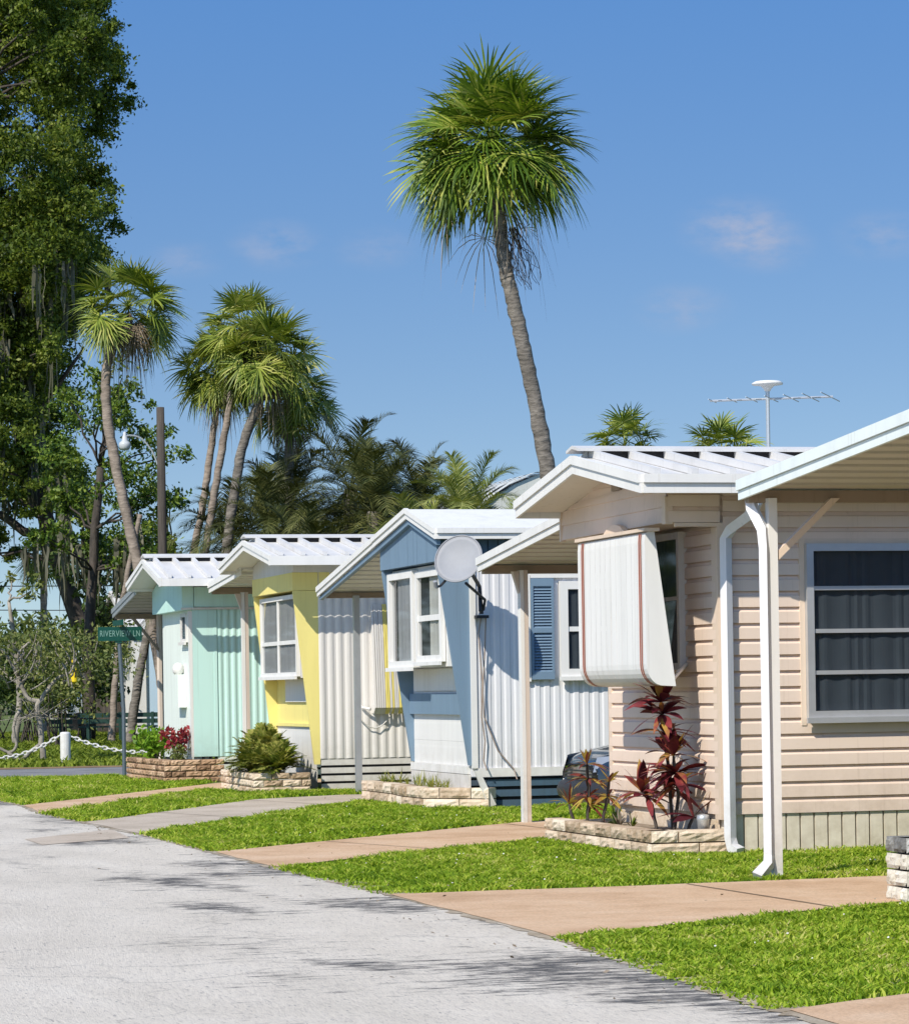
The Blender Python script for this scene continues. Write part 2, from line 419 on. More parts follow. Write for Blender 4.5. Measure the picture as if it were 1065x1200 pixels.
hs = nt.nodes.new('ShaderNodeHueSaturation'); hs.inputs['Saturation'].default_value = 1.06; nt.links.new(sky.outputs[0], hs.inputs['Color'])
skyc = mixc(nt, 1.0, hs.outputs[0], (1.0, 1.33, 1.52), 'MULTIPLY')
hz = N(nt, 'ShaderNodeMapRange'); nt.links.new(sep.outputs[2], hz.inputs[0]); hz.inputs[1].default_value = 0.0; hz.inputs[2].default_value = 0.23; hz.inputs[3].default_value = 1.0; hz.inputs[4].default_value = 0.0
skyc = mixc(nt, hz.outputs[0], skyc, mixc(nt, 1.0, skyc, (1.50, 0.86, 0.50), 'MULTIPLY'))
# a few faint clouds low in the sky
def dir_at(px, py):
    uu = (px - 532.5) / 3600; vv = (806 - py) / 3600
    a = uu * math.cos(RHO) + vv * math.sin(RHO); b = -uu * math.sin(RHO) + vv * math.cos(RHO)
    return (F + R * a + U * b).normalized()
cn = nt.nodes.new('ShaderNodeTexNoise'); cn.inputs['Scale'].default_value = 70; cn.inputs['Detail'].default_value = 6; cn.inputs['Roughness'].default_value = 0.6
mpp = nt.nodes.new('ShaderNodeMapping'); mpp.inputs['Scale'].default_value = (1, 1, 2.2)
nt.links.new(tc.outputs['Generated'], mpp.inputs[0]); nt.links.new(mpp.outputs[0], cn.inputs['Vector'])
total = None
for d, wx, amp in ((Vector((0.345, 0.927, 0.1462)), 0.024, 1.5), (Vector((0.3542, 0.925, 0.1395)), 0.020, 0.9), (Vector((0.329, 0.9365, 0.121)), 0.020, 0.95), (Vector((0.203, 0.9686, 0.1434)), 0.020, 1.0), (Vector((0.1735, 0.975, 0.1387)), 0.016, 0.7), (Vector((0.388, 0.9106, 0.1423)), 0.02, 0.8), (Vector((0.234, 0.962, 0.142)), 0.018, 0.6)):
    d = d.normalized()
    sb = N(nt, 'ShaderNodeVectorMath', operation='SUBTRACT'); nt.links.new(tc.outputs['Generated'], sb.inputs[0]); sb.inputs[1].default_value = d
    sc_ = N(nt, 'ShaderNodeVectorMath', operation='MULTIPLY'); nt.links.new(sb.outputs[0], sc_.inputs[0]); sc_.inputs[1].default_value = (1 / wx, 1 / wx, 2.0 / wx)
    ln = N(nt, 'ShaderNodeVectorMath', operation='LENGTH'); nt.links.new(sc_.outputs[0], ln.inputs[0])
    mr = N(nt, 'ShaderNodeMapRange'); mr.interpolation_type = 'SMOOTHSTEP'
    nt.links.new(ln.outputs['Value'], mr.inputs[0]); mr.inputs[1].default_value = 0; mr.inputs[2].default_value = 1.0; mr.inputs[3].default_value = amp; mr.inputs[4].default_value = 0
    if total is None: total = mr.outputs[0]
    else:
        ad = N(nt, 'ShaderNodeMath', operation='ADD'); nt.links.new(total, ad.inputs[0]); nt.links.new(mr.outputs[0], ad.inputs[1]); total = ad.outputs[0]
cr = nt.nodes.new('ShaderNodeMapRange'); nt.links.new(cn.outputs[0], cr.inputs[0]); cr.inputs[1].default_value = 0.32; cr.inputs[2].default_value = 0.78
cm = N(nt, 'ShaderNodeMath', operation='MULTIPLY', use_clamp=True); nt.links.new(total, cm.inputs[0]); nt.links.new(cr.outputs[0], cm.inputs[1])
cm2 = N(nt, 'ShaderNodeMath', operation='MULTIPLY', use_clamp=True); nt.links.new(cm.outputs[0], cm2.inputs[0]); cm2.inputs[1].default_value = 0.85
skyc = mixc(nt, cm2.outputs[0], skyc, (2.7, 3.1, 4.2))
nt.links.new(skyc, bg.inputs[0]); bg.inputs[1].default_value = 0.15
nt.links.new(bg.outputs[0], out.inputs[0])

scene.view_settings.view_transform = 'Standard'
scene.view_settings.look = 'None'; scene.view_settings.exposure = 0; scene.view_settings.gamma = 1
scene.cycles.max_bounces = 6; scene.cycles.transparent_max_bounces = 8

# ------------------------------------------------------------------ ground, road, driveways
def ground_mat():
    m, nt, out = new_mat('turf_soil')
    p = N(nt, 'ShaderNodeBsdfPrincipled'); p.inputs['Roughness'].default_value = 1.0
    n = noise(nt, world_pos(nt), 0.9, 6, 0.65)
    c = ramp(nt, n, [(0.3, (0.06, 0.085, 0.014)), (0.55, (0.11, 0.15, 0.02)), (0.75, (0.17, 0.17, 0.05))])
    nt.links.new(c, p.inputs['Base Color']); nt.links.new(p.outputs[0], out.inputs[0])
    return m
def road_mat():
    m, nt, out = new_mat('bleached_asphalt')
    p = N(nt, 'ShaderNodeBsdfPrincipled'); p.inputs['Roughness'].default_value = 0.9; p.inputs['Specular IOR Level'].default_value = 0.2
    v = world_pos(nt)
    grain = noise(nt, world_pos(nt, (1, .16, 1)), 85, 4, 0.8)
    mott = noise(nt, world_pos(nt, (1, .35, 1)), 1.6, 5, 0.6)
    big = noise(nt, world_pos(nt, (1.0, 0.45, 1)), 0.8, 4, 0.6)
    c = ramp(nt, mott, [(0.3, (0.60, 0.545, 0.465)), (0.55, (0.68, 0.62, 0.535)), (0.75, (0.72, 0.665, 0.58))])
    g = ramp(nt, grain, [(0.30, (0.62, 0.62, 0.63)), (0.45, (0.95, 0.95, 0.95)), (0.72, (1.12, 1.12, 1.10))])
    c = mixc(nt, 1.0, c, g, 'MULTIPLY')
    # worn dark patches where the chips have gone, strongest near the right edge
    s = N(nt, 'ShaderNodeSeparateXYZ'); nt.links.new(v, s.inputs[0])
    edge = N(nt, 'ShaderNodeMapRange'); nt.links.new(s.outputs[0], edge.inputs[0]); edge.inputs[1].default_value = 1.2; edge.inputs[2].default_value = 4.2; edge.inputs[3].default_value = -0.12; edge.inputs[4].default_value = 0.05
    ar = N(nt, 'ShaderNodeMath', operation='ADD'); nt.links.new(big, ar.inputs[0]); nt.links.new(edge.outputs[0], ar.inputs[1])
    area = ramp(nt, ar.outputs[0], [(0.47, (0, 0, 0)), (0.63, (1, 1, 1))])
    pn = noise(nt, world_pos(nt, (0.5, 2.0, 1)), 5.5, 9, 0.84)
    am = N(nt, 'ShaderNodeMath', operation='MULTIPLY_ADD'); nt.links.new(area, am.inputs[0]); am.inputs[1].default_value = 0.17; nt.links.new(pn, am.inputs[2])
    wear = ramp(nt, am.outputs[0], [(0.605, (0, 0, 0)), (0.64, (0.45, 0.45, 0.45)), (0.70, (1, 1, 1))])
    c = mixc(nt, wear, c, (0.095, 0.092, 0.09))
    vo = nt.nodes.new('ShaderNodeTexVoronoi'); vo.feature = 'DISTANCE_TO_EDGE'; vo.inputs['Scale'].default_value = 0.33
    dn = nt.nodes.new('ShaderNodeTexNoise'); dn.inputs['Scale'].default_value = 1.4; dn.inputs['Detail'].default_value = 6; nt.links.new(v, dn.inputs['Vector'])
    dm = N(nt, 'ShaderNodeVectorMath', operation='MULTIPLY_ADD'); nt.links.new(dn.outputs['Color'], dm.inputs[0]); dm.inputs[1].default_value = (1.3, 1.3, 0); nt.links.new(v, dm.inputs[2])
    nt.links.new(dm.outputs[0], vo.inputs['Vector'])
    ck = ramp(nt, vo.outputs['Distance'], [(0.0, (0.35, 0.35, 0.35)), (0.005, (0, 0, 0))])
    c = mixc(nt, ck, c, (0.13, 0.125, 0.12))
    spots = noise(nt, world_pos(nt, (1, .2, 1)), 60, 2, 0.5)
    sp = ramp(nt, spots, [(0.66, (0, 0, 0)), (0.72, (0.55, 0.55, 0.55))])
    c = mixc(nt, sp, c, (0.16, 0.16, 0.165))
    nt.links.new(c, p.inputs['Base Color'])
    b = N(nt, 'ShaderNodeBump'); b.inputs['Strength'].default_value = 0.5; b.inputs['Distance'].default_value = 0.02
    nt.links.new(grain, b.inputs['Height']); nt.links.new(b.outputs[0], p.inputs['Normal'])
    nt.links.new(p.outputs[0], out.inputs[0])
    return m
def slab_mat(name, c0, c1, c2):
    m, nt, out = new_mat(name)
    p = N(nt, 'ShaderNodeBsdfPrincipled'); p.inputs['Roughness'].default_value = 0.9; p.inputs['Specular IOR Level'].default_value = 0.2
    v = world_pos(nt)
    a = noise(nt, v, 1.4, 7, 0.66)
    c = ramp(nt, a, [(0.3, c0), (0.5, c1), (0.7, c2)])
    g = ramp(nt, noise(nt, v, 60, 3, 0.7), [(0.35, (0.80, 0.80, 0.80)), (0.6, (1.05, 1.05, 1.05))])
    c = mixc(nt, 1.0, c, g, 'MULTIPLY')
    st = ramp(nt, noise(nt, world_pos(nt, (0.4, 1.6, 1)), 2.0, 6, 0.7), [(0.60, (0, 0, 0)), (0.75, (0.5, 0.5, 0.5))])
    c = mixc(nt, st, c, tuple(x * 0.5 for x in c0))
    nt.links.new(c, p.inputs['Base Color'])
    b = N(nt, 'ShaderNodeBump'); b.inputs['Strength'].default_value = 0.3; b.inputs['Distance'].default_value = 0.01
    nt.links.new(noise(nt, v, 45, 4, 0.7), b.inputs['Height']); nt.links.new(b.outputs[0], p.inputs['Normal'])
    nt.links.new(p.outputs[0], out.inputs[0])
    return m
M['ground'] = ground_mat(); M['road'] = road_mat()
M['slab_pink'] = slab_mat('pinkish_concrete', (0.50, 0.32, 0.19), (0.63, 0.43, 0.275), (0.70, 0.51, 0.35))
M['slab_grey'] = slab_mat('grey_concrete', (0.42, 0.35, 0.27), (0.53, 0.445, 0.355), (0.60, 0.515, 0.42))
M['litter'] = slab_mat('leaf_litter', (0.16, 0.10, 0.05), (0.30, 0.20, 0.11), (0.40, 0.29, 0.18))
M['edge_dirt'] = slab_mat('road_edge_dirt', (0.26, 0.20, 0.13), (0.42, 0.35, 0.26), (0.56, 0.50, 0.42))
M['street_grey'] = slab_mat('side_street_asphalt', (0.16, 0.16, 0.17), (0.24, 0.24, 0.25), (0.32, 0.31, 0.31))

def sheet(name, pts, z, mat):
    return struct(mesh_obj(name, [(x, y, z) for x, y in pts], [tuple(range(len(pts)))], mat))

def jag(pts, amp=0.04, step=0.25, rng=random.Random(5)):
    """break straight edges into slightly ragged ones"""
    outp = []
    for (x0, y0), (x1, y1) in zip(pts, pts[1:]):
        n = max(1, int(math.hypot(x1 - x0, y1 - y0) / step))
        for k in range(n):
            t = k / n
            j = amp if 0 < k else 0
            outp.append((x0 + (x1 - x0) * t + rng.uniform(-j, j), y0 + (y1 - y0) * t + rng.uniform(-j, j)))
    outp.append(pts[-1])
    return outp

sheet('ground', [(-700, -300), (700, -300), (700, 1500), (-700, 1500)], 0.0, 'ground')
road_edge = jag([(4.15, -30), (4.18, 10.9), (4.40, 14.5), (4.42, 18), (4.36, 21.2), (4.36, 23.4), (4.30, 26.9), (4.2, 29.5), (4.13, 32.1), (4.24, 34.4), (4.1, 40), (3.6, 46)], 0.035)
sheet('road', [(-3.5, 46), (-3.5, -30)] + road_edge, 0.006, 'road')
sheet('road_patch', [(3.24, 26.4), (4.20, 27.8), (4.10, 26.1), (3.25, 25.3)], 0.010, 'slab_grey')
sheet('road_edge_dirt', jag([(4.10, -5), (4.13, 10.9), (4.34, 14.5), (4.37, 18), (4.31, 21.2), (4.29, 23.4), (4.25, 26.9), (4.15, 29.5), (4.07, 32.1), (4.17, 34.4), (4.0, 40), (3.55, 46)], .035, .06) + jag([(3.9, 46), (4.35, 40), (4.45, 34.4), (4.3, 32), (4.4, 29.5), (4.5, 26.9), (4.5, 21), (4.56, 18), (4.5, 14.5), (4.3, 10.9), (4.25, -5)], .03, .08), 0.009, 'edge_dirt')
sheet('side_street', [(-60, 46.2), (-3.5, 46.0), (3.6, 46.0), (5.2, 46.2), (60, 46.2), (60, 51.3), (-60, 51.3)], 0.004, 'street_grey')
sheet('verge_litter', jag([(3.2, 51.3), (20, 51.3)], 0.0) + jag([(20, 52.6), (3.2, 52.3)], 0.12), 0.008, 'litter')
DRV = {
 'A': [(4.12, 7.5), (4.21, 10.9), (4.86, 11.27), (8, 12.2), (12, 13.0), (12, 7.5)],
 'B': [(4.38, 14.56), (6.92, 16.03), (8.5, 16.35), (16, 16.5), (16, 18.35), (8.6, 18.2), (5.68, 17.98), (4.40, 18.0)],
 'C': [(4.34, 21.16), (7.11, 23.95), (8.6, 24.1), (16, 24.1), (16, 27.4), (8.5, 27.35), (7.83, 26.98), (4.34, 23.41)],
 'D': [(4.30, 26.89), (5.94, 29.83), (7.72, 33.25), (9, 33.4), (16, 33.4), (16, 35.3), (8, 35.2), (6.87, 34.48), (4.2, 29.51)],
 'E': [(4.12, 32.11), (6.31, 36.92), (7.37, 38.61), (8.3, 39.9), (16, 39.9), (16, 41.8), (8, 41.6), (7.29, 40.31), (4.22, 34.44)],
}
for k, mt in (('A', 'slab_pink'), ('B', 'slab_pink'), ('C', 'slab_pink'), ('D', 'slab_grey'), ('E', 'slab_pink')):
    d = DRV[k]
    sheet('driveway', jag(d + [d[0]], 0.018, 0.3)[:-1], 0.012, mt)

M['joint'] = slab_mat('joint_filler', (0.10, 0.075, 0.05), (0.16, 0.12, 0.08), (0.22, 0.17, 0.12))
for (xa, ya), (xb, yb) in (((6.35, 15.72), (6.28, 17.97)), ((8.35, 16.36), (8.3, 18.17)), ((5.95, 22.8), (5.45, 24.47)), ((7.75, 24.08), (7.6, 26.72)), ((5.75, 29.5), (5.2, 31.4)), ((7.2, 32.3), (6.75, 34.2))):
    n_ = math.hypot(xb - xa, yb - ya); ox, oy = (yb - ya) / n_ * .008, -(xb - xa) / n_ * .008
    sheet('driveway_joint', [(xa - ox, ya - oy), (xa + ox, ya + oy), (xb + ox, yb + oy), (xb - ox, yb - oy)], 0.016, 'joint')

# lawns -------------------------------------------------------------
def in_poly(px, py, poly):
    inside = np.zeros(len(px), bool)
    n = len(poly)
    for i in range(n):
        x0, y0 = poly[i]; x1, y1 = poly[(i + 1) % n]
        c = ((y0 > py) != (y1 > py))
        xi = (x1 - x0) * (py - y0) / (y1 - y0 + 1e-12) + x0
        inside ^= c & (px < xi)
    return inside

def blades(name, poly, dens, hgt, mat, label, width=0.006, avoid=(), seed=1, clump=1.0):
    g = np.random.default_rng(seed)
    xs = [p[0] for p in poly]; ys = [p[1] for p in poly]
    n = int(dens * (max(xs) - min(xs)) * (max(ys) - min(ys)))
    x = g.uniform(min(xs), max(xs), n); y = g.uniform(min(ys), max(ys), n)
    k = in_poly(x, y, poly)
    for a in avoid: k &= ~in_poly(x, y, a)
    # ragged density: thin spots
    k &= g.random(n) < np.clip(0.72 + 0.45 * np.sin(x * 2.3 + 1.7 * np.sin(y * 1.9)) * np.sin(y * 1.3 + x) + 0.30 * np.sin(x * 9.1 + 2 * np.sin(y * 6.3)) * np.sin(y * 7.7 + 1.3 * np.sin(x * 5.2)), 0.18, 1)
    x = x[k]; y = y[k]; n = len(x)
    x = x + g.normal(0, .03, n); y = y + g.normal(0, .03, n)
    h = hgt * g.uniform(0.45, 1.25, n) * (1 + 0.38 * clump * np.sin(x * 5.1 + 2 * np.sin(y * 3.3)) * np.cos(y * 4.3 + x) + 0.25 * np.sin(x * 17 + 3 * np.sin(y * 11)))
    az = g.uniform(0, 2 * np.pi, n); lean = g.uniform(0.2, 1.7, n) * h
    wz = g.uniform(0, 2 * np.pi, n); wd = width * g.uniform(0.7, 1.4, n)
    z0 = np.full(n, 0.002)
    bx = np.cos(wz) * wd; by = np.sin(wz) * wd
    dx = np.cos(az) * lean; dy = np.sin(az) * lean
    V = np.empty((n, 5, 3))
    V[:, 0] = np.stack([x - bx, y - by, z0], 1); V[:, 1] = np.stack([x + bx, y + by, z0], 1)
    V[:, 2] = np.stack([x + bx * .8 + dx * .35, y + by * .8 + dy * .35, h * .6], 1)
    V[:, 3] = np.stack([x + dx, y + dy, h * .95], 1)
    V[:, 4] = np.stack([x - bx * .8 + dx * .35, y - by * .8 + dy * .35, h * .6], 1)
    b = (np.arange(n) * 5)[:, None]
    tri = (b + np.array([[4, 2, 3]])); quad = (b + np.array([[0, 1, 2, 4]]))
    fl = [tuple(q) for q in quad.tolist()] + [tuple(t) for t in tri.tolist()]
    o = mesh_obj(name, V.reshape(-1, 3), fl, mat)
    tag(o, label, 'grass', kind='stuff')
    return o

def fallen_leaves(n, seed):
    g = np.random.default_rng(seed); y = 9 + 28 * g.random(n) ** 1.3
    x = 4.2 - np.abs(g.normal(0, .22, n)) * np.where(g.random(n) < .25, 4, 1)
    inn = g.random(n) < .3; x = np.where(inn, 4.3 + g.random(n) * 3.2, x)
    z = np.where(inn, .034, .016); a = g.uniform(0, 6.28, n); L_ = g.uniform(.007, .018, n)
    ax = np.stack([np.cos(a), np.sin(a), g.normal(0, .25, n)], 1) * L_[:, None]; sd = np.stack([-np.sin(a), np.cos(a), g.normal(0, .3, n)], 1) * (L_ * .45)[:, None]
    p = np.stack([x, y, z + .004], 1)
    V = np.stack([p - ax, p + sd, p + ax, p - sd], 1).reshape(-1, 3); f = (np.arange(n) * 4)[:, None] + np.arange(4)[None]
    tag(mesh_obj('fallen_leaves', V, f.astype(np.int32), 'palm_dry'), 'small dry brown leaves scattered on the grass and along the road edge', 'leaves', kind='stuff')
fallen_leaves(420, 3)
def lawn_flowers(n, seed):
    g = np.random.default_rng(seed); x = g.uniform(4.6, 8.6, n); y = g.uniform(11.3, 36, n)
    k = np.zeros(n, bool)
    for poly in ([(4.6, 11.6), (8, 12.5), (8.6, 16.2), (6.92, 15.9), (4.7, 14.5)], [(4.7, 18.2), (8.6, 18.4), (8.6, 20.9), (7.1, 21), (7.0, 23.6), (4.7, 21.2)], [(4.6, 23.8), (7.8, 27.2), (8.6, 29.8), (7.7, 33), (5.9, 29.5)]): k |= in_poly(x, y, poly)
    x, y = x[k], y[k]; n = len(x); z = .026 + .02 * g.random(n); r_ = g.uniform(.004, .008, n); V = []
    for a in range(5): V.append(np.stack([x + r_ * np.cos(a * 1.2566), y + r_ * np.sin(a * 1.2566) * .8, z + r_ * .6 * np.sin(a * 1.2566 + .5)], 1))
    V = np.stack(V, 1).reshape(-1, 3); f = (np.arange(n) * 5)[:, None] + np.arange(5)[None]
    tag(mesh_obj('lawn_flowers', V, f.astype(np.int32), 'white'), 'tiny white flowers dotted through the grass strips', 'flowers', kind='stuff')
lawn_flowers(200, 6)
PL1 = [(7.13, 21.15), (7.75, 21.15), (7.75, 24.0), (7.13, 24.0)]
H1F = [(7.68, 21.2), (16, 21.2), (16, 24), (7.68, 24)]
PL2 = [(7.83, 30.3), (8.6, 30.3), (8.6, 33.7), (7.83, 33.7)]
LAWN = [
 ('1', [(4.16, 10.95), (4.86, 11.3), (8, 12.3), (10, 12.8), (10, 16.38), (8.5, 16.33), (6.92, 16.0), (4.40, 14.5), (4.25, 12.5)], 9500, 0.030, [[(6.85, 15.85), (10, 15.85), (10, 16.3), (6.85, 16.3)]], 'lawn of bright green grass nearest the camera at the lower right'),
 ('2', [(4.40, 18.02), (5.68, 18.02), (10, 18.25), (10, 21.2), (7.2, 21.15), (7.1, 23.9), (4.34, 21.1)], 8000, 0.033, [PL1], 'grass strip in front of the beige mobile home and its low stone planter'),
 ('3', [(4.34, 23.45), (7.83, 27.05), (10, 27.4), (10, 30.2), (7.85, 30.4), (7.8, 33.2), (5.94, 29.75), (4.3, 26.85)], 5600, 0.040, [PL2], 'grass strip in front of the blue and white mobile home'),
 ('4', [(4.2, 29.55), (6.87, 34.5), (7.6, 35.15), (9.0, 35.3), (9.0, 36.9), (7.2, 36.5), (6.9, 38.0), (6.31, 36.85), (4.12, 32.05)], 3800, 0.045, [], 'grass strip between the two narrow driveways by the yellow mobile home'),
 ('5', [(4.22, 34.5), (7.29, 40.4), (7.7, 41.7), (7.1, 41.9), (6.9, 45.8), (4.0, 45.8), (4.1, 40)], 2800, 0.045, [], 'shaded grass corner beside the green street sign'),
]
for k, poly, dens, h, av, lab in LAWN:
    blades('lawn_grass', poly, dens, h, 'grass', lab, avoid=av, seed=ord(k), width=0.0058 if k in '12' else 0.0075)
blades('park_grass', [(3.5, 52.4), (16, 52.4), (26, 95), (8, 95)], 320, 0.10, 'grass_far', 'park lawn beyond the white chain across the side street', width=0.022, seed=99)

def wob(path, amp, seed, n=6):
    """smooth a polyline through its points with a little wander"""
    g = random.Random(seed); path = [Vector(p) for p in path]; o = []
    for i in range(len(path) - 1):
        p0 = path[max(i - 1, 0)]; p1 = path[i]; p2 = path[i + 1]; p3 = path[min(i + 2, len(path) - 1)]
        for k in range(n):
            t = k / n
            q = 0.5 * ((2 * p1) + (p2 - p0) * t + (2 * p0 - 5 * p1 + 4 * p2 - p3) * t * t + (3 * p1 - p0 - 3 * p2 + p3) * t ** 3)
            o.append(q + Vector((g.uniform(-amp, amp), g.uniform(-amp, amp), g.uniform(-amp, amp) * .3)))
    o.append(path[-1])
    return o

# ------------------------------------------------------------------ building pieces
def lap(mb, axis, c, a0, a1, z0, z1, course=0.117, d=0.029):
    """horizontal lap siding facing -axis-normal: axis 'y' = wall along x at y=c, 'x' = wall along y at x=c"""
    P = (lambda a, o, z: (a, c - o, z)) if axis == 'y' else (lambda a, o, z: (c - o, a, z))
    z = z0
    while z < z1 - 1e-4:
        t = min(z + course, z1)
        prof = [(0.0, z), (d, z + 0.002), (d * 0.96, z + (t - z) * 0.70), (d * 0.45, z + (t - z) * 0.80), (0.001, t)]
        for (o0, h0), (o1, h1) in zip(prof, prof[1:]):
            pts = [P(a0, o0, h0), P(a1, o0, h0), P(a1, o1, h1), P(a0, o1, h1)]
            if axis == 'x': pts = pts[::-1]
            mb.quad(*pts)
        z = t
    return mb

def ribbed(mb, c, x0, x1, z0, z1, pitch=0.105, d=0.022, prof=((0.0, 1.0), (0.42, 1.0), (0.5, 0.15), (0.62, 0.0), (0.82, 0.0), (0.92, 0.7))):
    """vertical ribbed sheet along x at y=c, ribs standing out to -y"""
    xs = []
    x = x0
    while x < x1 - 1e-6:
        for f, o in prof:
            if x + f * pitch <= x1: xs.append((x + f * pitch, o * d))
        x += pitch
    xs.append((x1, prof[0][1] * d))
    for (xa, oa), (xb, ob) in zip(xs, xs[1:]):
        mb.quad((xa, c - oa, z0), (xb, c - ob, z0), (xb, c - ob, z1), (xa, c - oa, z1))
    return mb

def window(parent, axis, c, a0, a1, z0, z1, fw=0.05, vb=(), hb=(), proud=0.05, frame='white', glass='glass', curtain='curtain', cur=(0, 1), bar=0.028, off=0.0):
    proud += off
    P = (lambda a, o, z: (a, c - o, z)) if axis == 'y' else (lambda a, o, z: (c - o, a, z))
    def bx(mb, A0, A1, O0, O1, Z0, Z1):
        p, q = P(A0, O0, Z0), P(A1, O1, Z1)
        mb.box(min(p[0], q[0]), max(p[0], q[0]), min(p[1], q[1]), max(p[1], q[1]), Z0, Z1)
    f = MB()
    bx(f, a0, a1, 0.002, proud, z0, z0 + fw); bx(f, a0, a1, 0.002, proud, z1 - fw, z1)
    bx(f, a0, a0 + fw, 0.002, proud, z0 + fw, z1 - fw); bx(f, a1 - fw, a1, 0.002, proud, z0 + fw, z1 - fw)
    for t in vb:
        a = a0 + (a1 - a0) * t; bx(f, a - bar / 2, a + bar / 2, 0.02 + off, proud - 0.008, z0 + fw, z1 - fw)
    cuts = sorted([a0 + fw] + [a0 + (a1 - a0) * t for t in vb] + [a1 - fw])
    for t in hb:
        z = z0 + (z1 - z0) * t
        for i in range(len(cuts) - 1):
            lo = cuts[i] + (bar / 2 if i else 0); hi = cuts[i + 1] - (bar / 2 if i + 2 < len(cuts) else 0)
            bx(f, lo, hi, 0.02 + off, proud - 0.012, z - bar / 2, z + bar / 2)
    bx(f, a0 - 0.02, a1 + 0.02, proud + 0.001, proud + 0.03, z0 - 0.035, z0 + 0.006)   # sill
    fr = f.build('window', frame, parent)
    g = MB(); q4 = [P(a0 + fw, 0.026 + off, z0 + fw), P(a1 - fw, 0.026 + off, z0 + fw), P(a1 - fw, 0.026 + off, z1 - fw), P(a0 + fw, 0.026 + off, z1 - fw)]
    g.quad(*(q4 if axis == 'y' else q4[::-1]))
    g.build('pane', glass, fr)
    b = MB(); b.quad(*[P(a, 0.003 + off, z) for a, z in ((a0 + fw, z0 + fw), (a1 - fw, z0 + fw), (a1 - fw, z1 - fw), (a0 + fw, z1 - fw))])
    b.build('dark_interior', 'room', fr)
    if curtain:
        k = MB(); A = a0 + fw + (a1 - a0 - 2 * fw) * cur[0]; B = a0 + fw + (a1 - a0 - 2 * fw) * cur[1]
        n = max(6, int((B - A) / 0.022))
        for i in range(n):
            o0 = off + 0.012 + 0.005 * math.sin(i * 1.3 + math.sin(i * .37) * 2); o1 = off + 0.012 + 0.005 * math.sin((i + 1) * 1.3 + math.sin((i + 1) * .37) * 2)
            xa = A + (B - A) * i / n; xb = A + (B - A) * (i + 1) / n
            zt = z1 - fw - 0.002
            k.quad(P(xa, o0, z0 + fw + 0.002), P(xb, o1, z0 + fw + 0.002), P(xb, o1, zt), P(xa, o0, zt))
        k.build('curtain', curtain, fr)
    return fr

